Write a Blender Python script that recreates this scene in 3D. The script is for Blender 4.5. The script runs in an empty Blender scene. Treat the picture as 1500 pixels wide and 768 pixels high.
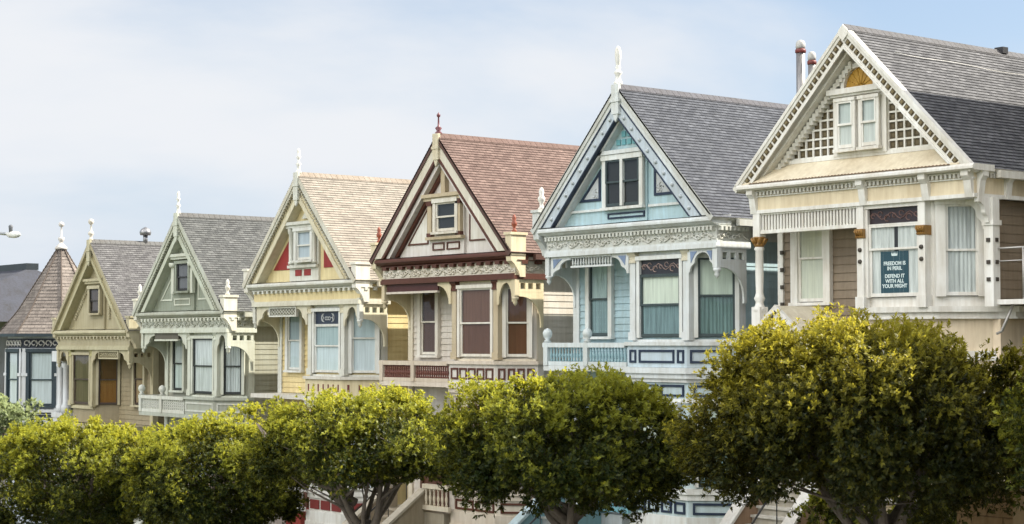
import bpy, bmesh, math, random
import numpy as np
from math import sin, cos, pi, radians, sqrt, atan2

random.seed(7)
S = bpy.context.scene
COL = S.collection

# ------------------------------------------------------------------ materials
MC = {}


def newmat(name):
    m = bpy.data.materials.new(name)
    m.use_nodes = True
    nt = m.node_tree
    nt.nodes.clear()
    out = nt.nodes.new('ShaderNodeOutputMaterial')
    return m, nt, out


def N(nt, typ, **kw):
    n = nt.nodes.new('ShaderNode' + typ)
    for k, v in kw.items():
        if k in n.inputs.keys():
            n.inputs[k].default_value = v
        else:
            setattr(n, k, v)
    return n


def paint(rgb, rough=.5, dirt=.18, name='paint', scale=1.0, spec=.4):
    """weathered house paint: faint blotches, rain streaks, brushed bump"""
    key = (name, rgb, rough, dirt)
    if key in MC:
        return MC[key]
    m, nt, out = newmat(name)
    L = nt.links.new
    b = N(nt, 'BsdfPrincipled', Roughness=rough)
    b.inputs['Specular IOR Level'].default_value = spec
    tc = N(nt, 'TexCoord')
    n1 = N(nt, 'TexNoise', Scale=.9 * scale, Detail=6.0, Roughness=.6)
    mp = N(nt, 'Mapping')
    mp.inputs['Scale'].default_value = (7, 7, .7)
    n2 = N(nt, 'TexNoise', Scale=1.3 * scale, Detail=5.0, Roughness=.65)
    n3 = N(nt, 'TexNoise', Scale=38.0, Detail=3.0)
    L(tc.outputs['Object'], n1.inputs['Vector'])
    L(tc.outputs['Object'], mp.inputs['Vector'])
    L(mp.outputs['Vector'], n2.inputs['Vector'])
    L(tc.outputs['Object'], n3.inputs['Vector'])
    add = N(nt, 'Math', operation='ADD')
    L(n1.outputs['Fac'], add.inputs[0])
    L(n2.outputs['Fac'], add.inputs[1])
    r = N(nt, 'MapRange')
    r.inputs['From Min'].default_value = .75
    r.inputs['From Max'].default_value = 1.35
    r.inputs['To Min'].default_value = 0
    r.inputs['To Max'].default_value = 1
    L(add.outputs[0], r.inputs['Value'])
    mix = N(nt, 'Mix', data_type='RGBA')
    mix.inputs['A'].default_value = (*rgb, 1)
    mix.inputs['B'].default_value = (rgb[0] * (1 - dirt * 1.5), rgb[1] * (1 - dirt * 1.75), rgb[2] * (1 - dirt * 2.1), 1)
    L(r.outputs['Result'], mix.inputs['Factor'])
    L(mix.outputs['Result'], b.inputs['Base Color'])
    bp = N(nt, 'Bump', Strength=.12, Distance=.01)
    L(n3.outputs['Fac'], bp.inputs['Height'])
    L(bp.outputs['Normal'], b.inputs['Normal'])
    L(b.outputs[0], out.inputs[0])
    MC[key] = m
    return m


def shingle(c1, c2, name, tab=.23, course=.11):
    key = (name, c1, c2)
    if key in MC:
        return MC[key]
    m, nt, out = newmat(name)
    L = nt.links.new
    b = N(nt, 'BsdfPrincipled', Roughness=.85)
    b.inputs['Specular IOR Level'].default_value = .1
    uv = N(nt, 'UVMap')
    br = N(nt, 'TexBrick', offset=.5, offset_frequency=2)
    br.inputs['Color1'].default_value = (*c1, 1)
    br.inputs['Color2'].default_value = (*c2, 1)
    br.inputs['Mortar'].default_value = (*[x * .35 for x in c2], 1)
    br.inputs['Scale'].default_value = 1
    br.inputs['Mortar Size'].default_value = .006
    br.inputs['Mortar Smooth'].default_value = .2
    br.inputs['Brick Width'].default_value = tab
    br.inputs['Row Height'].default_value = course
    br2 = N(nt, 'TexBrick', offset=.37, offset_frequency=2)
    br2.inputs['Color1'].default_value = (1.05, 1.05, 1.05, 1)
    br2.inputs['Color2'].default_value = (.78, .78, .78, 1)
    br2.inputs['Mortar'].default_value = (.85, .85, .85, 1)
    br2.inputs['Scale'].default_value = 1
    br2.inputs['Mortar Size'].default_value = .0
    br2.inputs['Bias'].default_value = -.25
    br2.inputs['Brick Width'].default_value = tab * .63
    br2.inputs['Row Height'].default_value = course
    nz = N(nt, 'TexNoise', Scale=1.1, Detail=9.0, Roughness=.75)
    nf = N(nt, 'TexNoise', Scale=90.0, Detail=2.0)
    for q in (br, br2, nz, nf):
        L(uv.outputs[0], q.inputs['Vector'])
    mx = N(nt, 'Mix', data_type='RGBA', blend_type='MULTIPLY')
    mx.inputs['Factor'].default_value = 1
    L(br.outputs['Color'], mx.inputs['A'])
    L(br2.outputs['Color'], mx.inputs['B'])
    rm = N(nt, 'MapRange')
    rm.inputs['From Min'].default_value = .3
    rm.inputs['From Max'].default_value = .7
    rm.inputs['To Min'].default_value = .68
    rm.inputs['To Max'].default_value = 1.2
    L(nz.outputs['Fac'], rm.inputs['Value'])
    mx2 = N(nt, 'Mix', data_type='RGBA', blend_type='MULTIPLY')
    mx2.inputs['Factor'].default_value = 1
    L(mx.outputs['Result'], mx2.inputs['A'])
    L(rm.outputs['Result'], mx2.inputs['B'])
    L(mx2.outputs['Result'], b.inputs['Base Color'])
    ad = N(nt, 'Math', operation='MULTIPLY_ADD')
    L(nf.outputs['Fac'], ad.inputs[0])
    ad.inputs[1].default_value = .35
    L(br2.outputs['Color'], ad.inputs[2])
    bp = N(nt, 'Bump', Strength=.6, Distance=.012)
    L(ad.outputs[0], bp.inputs['Height'])
    L(bp.outputs['Normal'], b.inputs['Normal'])
    L(b.outputs[0], out.inputs[0])
    MC[key] = m
    return m


def glass():
    if 'glass' in MC:
        return MC['glass']
    m, nt, out = newmat('window_glass')
    L = nt.links.new
    tr = N(nt, 'BsdfTransparent')
    tr.inputs[0].default_value = (.94, .97, .965, 1)
    gl = N(nt, 'BsdfGlossy', Roughness=.03)
    gl.inputs[0].default_value = (.95, .97, 1, 1)
    lw = N(nt, 'LayerWeight', Blend=.5)
    pw = N(nt, 'Math', operation='POWER')
    pw.inputs[1].default_value = 4.5
    L(lw.outputs['Facing'], pw.inputs[0])
    tc = N(nt, 'TexCoord')
    nz = N(nt, 'TexNoise', Scale=1.7, Detail=2.0)
    bp = N(nt, 'Bump', Strength=.1, Distance=.02)
    L(tc.outputs['Object'], nz.inputs['Vector'])
    L(nz.outputs['Fac'], bp.inputs['Height'])
    L(bp.outputs['Normal'], gl.inputs['Normal'])
    ml = N(nt, 'Math', operation='MULTIPLY_ADD')
    ml.inputs[1].default_value = .92
    ml.inputs[2].default_value = .03
    L(pw.outputs[0], ml.inputs[0])
    mx = N(nt, 'MixShader')
    L(ml.outputs[0], mx.inputs[0])
    L(tr.outputs[0], mx.inputs[1])
    L(gl.outputs[0], mx.inputs[2])
    L(mx.outputs[0], out.inputs[0])
    MC['glass'] = m
    return m


def cloth(rgb, name='curtain_cloth', lace=.25):
    key = (name, rgb)
    if key in MC:
        return MC[key]
    m, nt, out = newmat(name)
    L = nt.links.new
    b = N(nt, 'BsdfPrincipled', Roughness=.9)
    b.inputs['Specular IOR Level'].default_value = .1
    tc = N(nt, 'TexCoord')
    mp = N(nt, 'Mapping')
    mp.inputs['Scale'].default_value = (9, 9, .5)
    nz = N(nt, 'TexNoise', Scale=1.5, Detail=5.0, Roughness=.6)
    L(tc.outputs['Object'], mp.inputs['Vector'])
    L(mp.outputs[0], nz.inputs['Vector'])
    mx = N(nt, 'Mix', data_type='RGBA')
    mx.inputs['A'].default_value = (*rgb, 1)
    mx.inputs['B'].default_value = (*[x * (1 - lace) ** 2 for x in rgb], 1)
    r = N(nt, 'MapRange')
    r.inputs['From Min'].default_value = .38
    r.inputs['From Max'].default_value = .68
    L(nz.outputs['Fac'], r.inputs['Value'])
    L(r.outputs[0], mx.inputs['Factor'])
    L(mx.outputs['Result'], b.inputs['Base Color'])
    L(b.outputs[0], out.inputs[0])
    MC[key] = m
    return m


def metal(rgb, rough=.4, name='metal'):
    key = (name, rgb)
    if key in MC:
        return MC[key]
    m, nt, out = newmat(name)
    b = N(nt, 'BsdfPrincipled', Roughness=rough, Metallic=.7)
    tc = N(nt, 'TexCoord')
    nz = N(nt, 'TexNoise', Scale=6.0, Detail=5.0)
    mx = N(nt, 'Mix', data_type='RGBA')
    mx.inputs['A'].default_value = (*rgb, 1)
    mx.inputs['B'].default_value = (*[x * .6 for x in rgb], 1)
    nt.links.new(tc.outputs['Object'], nz.inputs['Vector'])
    nt.links.new(nz.outputs['Fac'], mx.inputs['Factor'])
    nt.links.new(mx.outputs['Result'], b.inputs['Base Color'])
    nt.links.new(b.outputs[0], out.inputs[0])
    MC[key] = m
    return m


def ground_mat(name, c1, c2, scale=.6, rough=.9, bump=.3):
    m, nt, out = newmat(name)
    L = nt.links.new
    b = N(nt, 'BsdfPrincipled', Roughness=rough)
    b.inputs['Specular IOR Level'].default_value = .2
    tc = N(nt, 'TexCoord')
    n1 = N(nt, 'TexNoise', Scale=scale, Detail=10.0, Roughness=.65)
    n2 = N(nt, 'TexNoise', Scale=scale * 40, Detail=4.0)
    L(tc.outputs['Object'], n1.inputs['Vector'])
    L(tc.outputs['Object'], n2.inputs['Vector'])
    a = N(nt, 'Math', operation='MULTIPLY_ADD')
    L(n2.outputs['Fac'], a.inputs[0])
    a.inputs[1].default_value = .5
    L(n1.outputs['Fac'], a.inputs[2])
    r = N(nt, 'MapRange')
    r.inputs['From Min'].default_value = .5
    r.inputs['From Max'].default_value = 1.0
    L(a.outputs[0], r.inputs['Value'])
    mx = N(nt, 'Mix', data_type='RGBA')
    mx.inputs['A'].default_value = (*c1, 1)
    mx.inputs['B'].default_value = (*c2, 1)
    L(r.outputs[0], mx.inputs['Factor'])
    L(mx.outputs['Result'], b.inputs['Base Color'])
    bp = N(nt, 'Bump', Strength=bump, Distance=.03)
    L(n2.outputs['Fac'], bp.inputs['Height'])
    L(bp.outputs[0], b.inputs['Normal'])
    L(b.outputs[0], out.inputs[0])
    return m


def leaf_mat(name, old_shade, young_lit, trans, gain=1.0):
    """thin leaves: waxy top, light glowing through; 'age' (per sprig) runs dark to bright: fresh growth plus painted light on the tops"""
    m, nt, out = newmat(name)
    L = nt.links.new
    at = N(nt, 'Attribute', attribute_name='age_light')
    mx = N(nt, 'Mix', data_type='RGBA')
    mx.inputs['A'].default_value = (*old_shade, 1)
    mx.inputs['B'].default_value = (*young_lit, 1)
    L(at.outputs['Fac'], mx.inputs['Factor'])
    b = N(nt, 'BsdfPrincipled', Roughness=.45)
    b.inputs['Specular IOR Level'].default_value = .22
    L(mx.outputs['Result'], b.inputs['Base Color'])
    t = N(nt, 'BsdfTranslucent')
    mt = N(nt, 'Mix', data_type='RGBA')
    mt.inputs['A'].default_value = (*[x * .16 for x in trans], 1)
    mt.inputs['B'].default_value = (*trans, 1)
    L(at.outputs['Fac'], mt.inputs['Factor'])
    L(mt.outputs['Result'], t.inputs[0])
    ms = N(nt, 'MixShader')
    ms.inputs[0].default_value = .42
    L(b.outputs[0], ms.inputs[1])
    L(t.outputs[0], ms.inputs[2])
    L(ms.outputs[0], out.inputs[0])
    return m


def bark_mat():
    if 'bark' in MC:
        return MC['bark']
    m, nt, out = newmat('grey_bark')
    L = nt.links.new
    b = N(nt, 'BsdfPrincipled', Roughness=.9)
    tc = N(nt, 'TexCoord')
    mp = N(nt, 'Mapping')
    mp.inputs['Scale'].default_value = (1, 1, .3)
    n1 = N(nt, 'TexNoise', Scale=14.0, Detail=8.0, Roughness=.7)
    L(tc.outputs['Object'], mp.inputs['Vector'])
    L(mp.outputs[0], n1.inputs['Vector'])
    mx = N(nt, 'Mix', data_type='RGBA')
    mx.inputs['A'].default_value = (.05, .038, .028, 1)
    mx.inputs['B'].default_value = (.2, .165, .13, 1)
    L(n1.outputs['Fac'], mx.inputs['Factor'])
    L(mx.outputs['Result'], b.inputs['Base Color'])
    bp = N(nt, 'Bump', Strength=.8, Distance=.03)
    L(n1.outputs['Fac'], bp.inputs['Height'])
    L(bp.outputs[0], b.inputs['Normal'])
    L(b.outputs[0], out.inputs[0])
    MC['bark'] = m
    return m


# ------------------------------------------------------------------ mesh builder
class MB:
    """collects shapes in a face frame: s along the face, d inwards, z up"""

    def __init__(self, ox=0, oy=0, ang=0, dz=0, dx=0, dy=0):
        self.V, self.Fc, self.mi, self.sm = [], [], [], []
        self.dz, self.dx, self.dy = dz, dx, dy
        self.at(ox, oy, ang)

    def at(self, ox=0, oy=0, ang=0):
        a = radians(ang)
        self.o = (ox, oy, cos(a), sin(a))
        return self

    def v(self, s, d, z):
        ox, oy, c, n = self.o
        self.V.append((ox + s * c - d * n + self.dx, oy + s * n + d * c + self.dy, z + self.dz))
        return len(self.V) - 1

    def f(self, idx, m=0, sm=False):
        self.Fc.append(tuple(idx))
        self.mi.append(m)
        self.sm.append(sm)

    def box(self, s0, s1, d0, d1, z0, z1, m=0):
        i = [self.v(s, d, z) for z in (z0, z1) for d in (d0, d1) for s in (s0, s1)]
        for q in ((0, 2, 3, 1), (4, 5, 7, 6), (0, 1, 5, 4), (2, 6, 7, 3), (0, 4, 6, 2), (1, 3, 7, 5)):
            self.f([i[k] for k in q], m)
        return self

    def poly(self, pts, d0, d1, m=0):
        """outline in (s,z), thickness d0..d1"""
        a = [self.v(s, d0, z) for s, z in pts]
        b = [self.v(s, d1, z) for s, z in pts]
        n = len(pts)
        self.f(a, m)
        self.f(b[::-1], m)
        for k in range(n):
            self.f((a[k], b[k], b[(k + 1) % n], a[(k + 1) % n]), m)
        return self

    def side(self, pts, s0, s1, m=0):
        """outline in (d,z), thickness s0..s1"""
        a = [self.v(s0, d, z) for d, z in pts]
        b = [self.v(s1, d, z) for d, z in pts]
        n = len(pts)
        self.f(a, m)
        self.f(b[::-1], m)
        for k in range(n):
            self.f((a[k], b[k], b[(k + 1) % n], a[(k + 1) % n]), m)
        return self

    def plan(self, pts, z0, z1, m=0):
        """outline in (s,d), from z0 to z1"""
        a = [self.v(s, d, z0) for s, d in pts]
        b = [self.v(s, d, z1) for s, d in pts]
        n = len(pts)
        self.f(a[::-1], m)
        self.f(b, m)
        for k in range(n):
            self.f((a[k], a[(k + 1) % n], b[(k + 1) % n], b[k]), m)
        return self

    def ring(self, pts, w, d0, d1, m=0):
        """frame of width w just inside a convex outline (counter-clockwise or clockwise)"""
        n = len(pts)
        A = sum(pts[k][0] * pts[(k + 1) % n][1] - pts[(k + 1) % n][0] * pts[k][1] for k in range(n))
        sg = 1 if A > 0 else -1
        ins = []
        for k in range(n):
            p, c, q = pts[k - 1], pts[k], pts[(k + 1) % n]
            e1 = (c[0] - p[0], c[1] - p[1])
            e2 = (q[0] - c[0], q[1] - c[1])
            l1, l2 = sqrt(e1[0] ** 2 + e1[1] ** 2), sqrt(e2[0] ** 2 + e2[1] ** 2)
            n1 = (-e1[1] / l1 * sg, e1[0] / l1 * sg)
            n2 = (-e2[1] / l2 * sg, e2[0] / l2 * sg)
            kx = w / (1 + n1[0] * n2[0] + n1[1] * n2[1])
            ins.append((c[0] + (n1[0] + n2[0]) * kx, c[1] + (n1[1] + n2[1]) * kx))
        a = [self.v(s, d0, z) for s, z in pts]
        b = [self.v(s, d0, z) for s, z in ins]
        a2 = [self.v(s, d1, z) for s, z in pts]
        b2 = [self.v(s, d1, z) for s, z in ins]
        for k in range(n):
            j = (k + 1) % n
            self.f((a[k], a[j], b[j], b[k]), m)
            self.f((a[k], a2[k], a2[j], a[j]), m)
            self.f((b[k], b[j], b2[j], b2[k]), m)
        return ins

    def lathe(self, s, d, prof, n=10, m=0):
        rows = []
        for r, z in prof:
            rows.append([self.v(s + r * cos(2 * pi * k / n), d + r * sin(2 * pi * k / n), z) for k in range(n)])
        for a, b in zip(rows, rows[1:]):
            for k in range(n):
                self.f((a[k], a[(k + 1) % n], b[(k + 1) % n], b[k]), m, True)
        self.f(rows[0][::-1], m)
        self.f(rows[-1], m)
        return self

    def tube(self, pts, r, n=6, m=0):
        """pts (s,d,z); r one radius or one per point"""
        P = [np.array(p, float) for p in pts]
        R = r if isinstance(r, (list, tuple)) else [r] * len(P)
        rows = []
        up = None
        for k, p in enumerate(P):
            t = P[min(k + 1, len(P) - 1)] - P[max(k - 1, 0)]
            t /= np.linalg.norm(t) + 1e-9
            if up is None:
                up = np.array((0, 0, 1.)) if abs(t[2]) < .9 else np.array((1., 0, 0))
            x = np.cross(t, up)
            x /= np.linalg.norm(x) + 1e-9
            y = np.cross(x, t)
            up = y
            rows.append([self.v(*(p + R[k] * (cos(2 * pi * j / n) * x + sin(2 * pi * j / n) * y))) for j in range(n)])
        for a, b in zip(rows, rows[1:]):
            for k in range(n):
                self.f((a[k], a[(k + 1) % n], b[(k + 1) % n], b[k]), m, True)
        self.f(rows[0][::-1], m)
        self.f(rows[-1], m)
        return self

    def build(self, name, mats, parent=None, label=None, loc=None):
        me = bpy.data.meshes.new(name)
        me.from_pydata(self.V, [], self.Fc)
        mats = mats if isinstance(mats, (list, tuple)) else [mats]
        for q in mats:
            me.materials.append(q)
        me.polygons.foreach_set('material_index', self.mi)
        me.polygons.foreach_set('use_smooth', self.sm)
        bm = bmesh.new()
        bm.from_mesh(me)
        bmesh.ops.recalc_face_normals(bm, faces=bm.faces)
        bm.to_mesh(me)
        bm.free()
        me.update()
        return link(name, me, parent, label, loc)


def link(name, me, parent=None, label=None, loc=None):
    o = bpy.data.objects.new(name, me)
    COL.objects.link(o)
    if parent is not None:
        o.parent = parent
    if loc is not None:
        o.location = loc
    if label:
        o['label'] = label
    return o


def tag(o, label=None, cat=None, group=None, kind=None):
    if label:
        o['label'] = label
    if cat:
        o['category'] = cat
    if group:
        o['group'] = group
    if kind:
        o['kind'] = kind
    return o


def empty(name, loc, label, cat, group=None):
    o = bpy.data.objects.new(name, None)
    o.empty_display_size = .3
    COL.objects.link(o)
    o.location = loc
    return tag(o, label, cat, group)


# ------------------------------------------------------------------ shared colours
WHITE = (.76, .76, .73)
NAVY = (.018, .03, .06)
GOLD = (.3, .16, .04)

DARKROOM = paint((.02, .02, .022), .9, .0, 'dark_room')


def gz(x, y):
    """street terrain: rises to the right; a park bank behind the camera side"""
    xx = max(-130.0, min(90.0, x))
    z = -5.95 + .078 * (xx if xx > -45 else -45 + (xx + 45) * .5)
    if y < -20:
        q = min(1.0, (-20 - y) / 14.0)
        z += 2.6 * q * q * (3 - 2 * q)
    if y > 6:
        z += 0
    return z


# ------------------------------------------------------------------ house components
HT = 12.3   # apex above the house's own base


class House:
    dx = dy = 0

    def __init__(self, name, X, Z, label):
        self.root = empty(name, (X, 0, Z - HT), label, 'house', 'Victorian houses stepping up the street')
        self.X, self.Z = X, Z

    def mb(self, ox=0, oy=0, ang=0):
        return MB(ox, oy, ang, HT, self.dx, self.dy)


def siding(mb, s0, s1, z0, z1, row=.175, m=0, back=.12, lap=.018):
    """lapped boards facing -d"""
    z = z0
    while z < z1 - .01:
        h = min(row, z1 - z)
        mb.side([(-lap, z), (-.004, z + h), (back, z + h), (back, z)], s0, s1, m)
        z += row
    return mb


def wavy(mb, s0, s1, z0, z1, d, amp=.012, per=.09, m=0):
    n = max(6, int((s1 - s0) / per * 5))
    ph = random.random() * 6
    a, b = [], []
    for k in range(n + 1):
        s = s0 + (s1 - s0) * k / n
        q = d + amp * sin(s / per * 2 * pi + ph + .8 * sin(s * 9))
        a.append(mb.v(s, q, z0))
        b.append(mb.v(s, q, z1))
    for k in range(n):
        mb.f((a[k], a[k + 1], b[k + 1], b[k]), m, True)


def window(H, fr, s0, s1, z0, z1, casing, sash, top, bot=None, cw=.1, sw=.055, split=.5, sill=True, parent=None,
           transom=None, name='window', proud=.14, mid=True):
    """sash window on a wall face; s0..s1/z0..z1 is the glazed opening.
    top/bot: ('blind', rgb) / ('curtain', rgb) / ('gap', rgb) pairs of drapes / None dark room"""
    parent = parent or H.root
    bot = bot if bot is not None else top
    mb = H.mb(*fr)
    p = -proud
    mb.box(s0 - cw, s0, p, -.024, z0 - .02, z1)
    mb.box(s1, s1 + cw, p, -.024, z0 - .02, z1)
    mb.box(s0 - cw - .015, s1 + cw + .015, p - .03, -.024, z1, z1 + cw)
    if sill:
        mb.box(s0 - cw - .03, s1 + cw + .03, p - .05, -.024, z0 - .09, z0 - .02)
    w = mb.build(name, casing, parent)
    mb = H.mb(*fr)
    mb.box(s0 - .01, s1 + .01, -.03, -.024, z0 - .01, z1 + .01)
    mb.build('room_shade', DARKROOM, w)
    zt = z1
    if transom:
        zt = z1 - transom[0]
        mb = H.mb(*fr)
        mb.box(s0, s1, -.06, -.05, zt + .03, z1)
        t = mb.build('transom_light', transom[1], w)
        if transom[2] is not None:
            mb = H.mb(*fr)
            c = (s0 + s1) / 2
            zc = (zt + .03 + z1) / 2
            hh = (z1 - zt - .03) * .32
            if transom[3] == 'scroll':
                for sg in (-1, 1):
                    for up in (-1, 1):
                        mb.tube([(c + sg * (.2 + hh * .55 * sin(q * pi / 6) + .02), -.068, zc + up * hh * .5 * (1 - cos(q * pi / 6))) for q in range(7)], .013, 5)
                    mb.tube([(c + sg * (.28 + hh * .6 * cos(q)), -.068, zc + hh * .9 * sin(q)) for q in np.linspace(-1.4, 1.4, 7)], .014, 5)
                    mb.tube([(c + sg * .1 + .055 * cos(q), -.068, zc - .02 + .05 * sin(q)) for q in np.linspace(0, 2 * pi, 11)], .011, 5)
                mb.tube([(c + .045 * cos(q), -.068, zc - .02 + .05 * sin(q)) for q in np.linspace(0, 2 * pi, 11)], .011, 5)
            else:
                nn = 7
                for k in range(nn):
                    sc = s0 + (s1 - s0) * (k + .5) / nn
                    rr = hh * (.55 + .35 * ((k * 7) % 3) / 2)
                    mb.tube([(sc + rr * .8 * cos(q), -.066, zc + hh * .5 * sin(k * 2.1) + rr * .7 * sin(q)) for q in np.linspace(0, 5.2, 10)], .012, 5)
                mb.tube([(s0 + (s1 - s0) * k / 16, -.066, zc + hh * .7 * sin(k * 1.1)) for k in range(17)], .012, 5)
            mb.build('scrollwork', transom[2], t)
    # sashes
    zm = z0 + (zt - z0) * split
    mb = H.mb(*fr)
    for (a, b, dd) in ((z0, zm + .02, -.075), (zm - .02, zt, -.105)):
        mb.box(s0, s0 + sw, dd, dd + .04, a, b)
        mb.box(s1 - sw, s1, dd, dd + .04, a, b)
        if mid or b == zt:
            mb.box(s0 + sw, s1 - sw, dd, dd + .04, b - .045, b)
        if mid or a == z0:
            mb.box(s0 + sw, s1 - sw, dd, dd + .04, a, a + (.075 if a == z0 else .045))
    if transom:
        mb.box(s0, s1, -.11, -.04, zt, zt + .03)
    mb.build('sash', sash, w)
    mb = H.mb(*fr)
    a = [mb.v(s0 + .02, -.058, z0 + .02), mb.v(s1 - .02, -.058, z0 + .02), mb.v(s1 - .02, -.058, zm), mb.v(s0 + .02, -.058, zm)]
    mb.f(a)
    a = [mb.v(s0 + .02, -.088, zm), mb.v(s1 - .02, -.088, zm), mb.v(s1 - .02, -.088, zt - .02), mb.v(s0 + .02, -.088, zt - .02)]
    mb.f(a)
    mb.build('pane', glass(), w)
    # drapes
    if top is not None and top == bot:
        spans = [(z0, zt, top)]
    else:
        spans = [(zm, zt, top), (z0, zm, bot)]
    for a, b, kind in spans:
        if kind is None:
            continue
        if kind[0] == 'blind':
            mb = H.mb(*fr)
            mb.box(s0 + .03, s1 - .03, -.043, -.04, a + .03, b)
            mb.box(s0 + .03, s1 - .03, -.05, -.038, a + .03, a + .05)
            mb.build('blind', cloth(kind[1], 'blind_cloth', .12), w)
        elif kind[0] == 'curtain':
            mb = H.mb(*fr)
            wavy(mb, s0 + .02, s1 - .02, a + .01, b, -.042)
            mb.build('curtain', cloth(kind[1]), w)
        elif kind[0] == 'gap':
            c = (s0 + s1) / 2 + .02
            for q0, q1 in ((s0 + .02, c - .05), (c + .06, s1 - .02)):
                mb = H.mb(*fr)
                wavy(mb, q0, q1, a + .01, b, -.042)
                mb.build('curtain', cloth(kind[1]), w)
    return w


def roof(H, mat, edge, ridge_mat, y0=-.05, y1=14.0, xe=3.36, t=1.03, thick=.13, course=.11):
    """two slopes with real shingle courses"""
    V, Fc, UV, MI = [], [], [], []
    p = math.atan(t)
    Ln = xe / cos(p)
    n = int(Ln / course) + 1

    def face(pts, uvs, m=0):
        i = len(V)
        V.extend(pts)
        Fc.append(tuple(range(i, i + len(pts))))
        UV.extend(uvs)
        MI.append(m)
    for sg in (-1, 1):
        nx, nz = sg * sin(p), cos(p)

        def pt(l, y, h):
            return (sg * l * cos(p) + nx * h, y, -l * sin(p) + nz * h + HT)
        l = 0.0
        for k in range(n):
            a, b = k * course, min((k + 1) * course, Ln)
            face([pt(a, y0, 0), pt(a, y1, 0), pt(b, y1, .013), pt(b, y0, .013)],
                 [(y0 + 20 * (sg > 0), a), (y1 + 20 * (sg > 0), a), (y1 + 20 * (sg > 0), b), (y0 + 20 * (sg > 0), b)])
            face([pt(b, y0, .013), pt(b, y1, .013), pt(b, y1, 0), pt(b, y0, 0)], [(0, b)] * 4)
        # underside, front edge, eave edge
        face([pt(0, y0, -thick), pt(Ln, y0, -thick), pt(Ln, y1, -thick), pt(0, y1, -thick)], [(0, 0)] * 4, 1)
        face([pt(0, y0, 0), pt(Ln, y0, .02), pt(Ln, y0, -thick), pt(0, y0, -thick)], [(0, 0)] * 4, 1)
        face([pt(Ln, y0, .02), pt(Ln, y1, .02), pt(Ln, y1, -thick), pt(Ln, y0, -thick)], [(0, 0)] * 4, 1)
    me = bpy.data.meshes.new('roof')
    me.from_pydata(V, [], Fc)
    uvl = me.uv_layers.new(name='UVMap')
    uvl.data.foreach_set('uv', np.array(UV, 'f').ravel())
    me.materials.append(mat)
    me.materials.append(edge)
    me.polygons.foreach_set('material_index', MI)
    me.update()
    r = link('roof', me, H.root)
    # ridge cap tiles
    mb = H.mb()
    y = y0
    while y < y1:
        mb.poly([(0, .045), (.14, -.14 * t + .04), (.14, -.14 * t + .015), (0, .02), (-.14, -.14 * t + .015), (-.14, -.14 * t + .04)], y, min(y + .2, y1))
        mb.V = [(a, b, c + (.012 if (i // 6) % 2 == 0 and False else 0)) for i, (a, b, c) in enumerate(mb.V)]
        y += .21
    mb.build('ridge_cap', ridge_mat, r)
    # gutters along both eaves
    for sg in (-1, 1):
        mb = H.mb()
        zg = -xe * t - .02
        s0, s1 = sorted((sg * (xe - .02), sg * (xe + .09)))
        mb.box(s0, s1, .75, y1, zg - .15, zg)
        mb.build('gutter', edge, r)
    return r


def rake_poly(sg, D0, D1, zf, t):
    return [(0, -D0), (sg * max(0, (-zf - D0) / t), zf), (sg * max(0, (-zf - D1) / t), zf), (0, -D1)]


def rake(H, sg, layers, zf, t):
    """bargeboard with moulding strips; layers (D0, D1, y0, y1, mat, name); the first is the board"""
    par = None
    for D0, D1, a, b, mat, nm in layers:
        mb = H.mb()
        mb.poly(rake_poly(sg, D0, D1, zf, t), a, b)
        o = mb.build(nm, mat, par or H.root)
        par = par or o
    return par


def along_rake(sg, D, t, frac, zf):
    """point on a rake line at vertical drop D, frac 0 at apex to 1 at foot"""
    x = sg * (-zf - D) / t * frac
    return x, -D - abs(x) * t


def dentils(mb, s0, s1, d0, d1, z0, z1, w=.09, gap=.09, m=0):
    """toothed strip, one continuous piece"""
    n = max(2, int((s1 - s0) / (w + gap)))
    st = (s1 - s0) / n
    e = (z1 - z0) * .2
    P = [(s1, z1), (s0, z1)]
    for k in range(n):
        a = s0 + k * st + (st - w) / 2
        P += [(a, z1 - e), (a, z0), (a + w, z0), (a + w, z1 - e)]
    P[2] = (s0, z1 - e)
    P.insert(3, (s0 + (st - w) / 2, z1 - e))
    P.append((s1, z1 - e))
    mb.poly(P, d0, d1, m)


def bracket_pts(s, z, w, h, sg=1, lip=.09, steps=9, lobes=True):
    """scalloped corner bracket hanging below z at s, spreading sg*w"""
    P = [(0, 0), (w, 0), (w, -lip)]
    if lobes:
        for k in range(steps + 1):
            a = pi / 2 + (pi / 2) * k / steps
            P.append((w * .98 + (w * .52) * cos(a), -(lip + h * .42) + h * .42 * sin(a)))
        for k in range(1, steps + 1):
            a = pi / 2 + (pi / 2) * k / steps
            P.append((w * .42 + (w * .42 - lip * .8) * cos(a), -h + (h * .5 - lip) * sin(a)))
    else:
        for k in range(steps + 1):
            a = pi / 2 + (pi / 2) * k / steps
            P.append((w + (w - lip) * cos(a), -h + (h - lip) * sin(a)))
    P.append((0, -h))
    out = []
    for a, b in P:
        q = (s + sg * a, z + b)
        if not out or abs(q[0] - out[-1][0]) + abs(q[1] - out[-1][1]) > 1e-4:
            out.append(q)
    return out


def arch_pts(s0, s1, z, h, leg=.08, n=16, rise=None):
    """valance with a round-arched lower edge"""
    c, r = (s0 + s1) / 2, (s1 - s0) / 2 - leg
    ry = (h - .07) if rise is None else rise
    P = [(s0, z), (s1, z), (s1, z - h), (s1 - leg, z - h)]
    for k in range(1, n):
        a = pi * k / n
        P.append((c + r * cos(a), z - h + ry * sin(a)))
    P += [(s0 + leg, z - h), (s0, z - h)]
    return P


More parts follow.
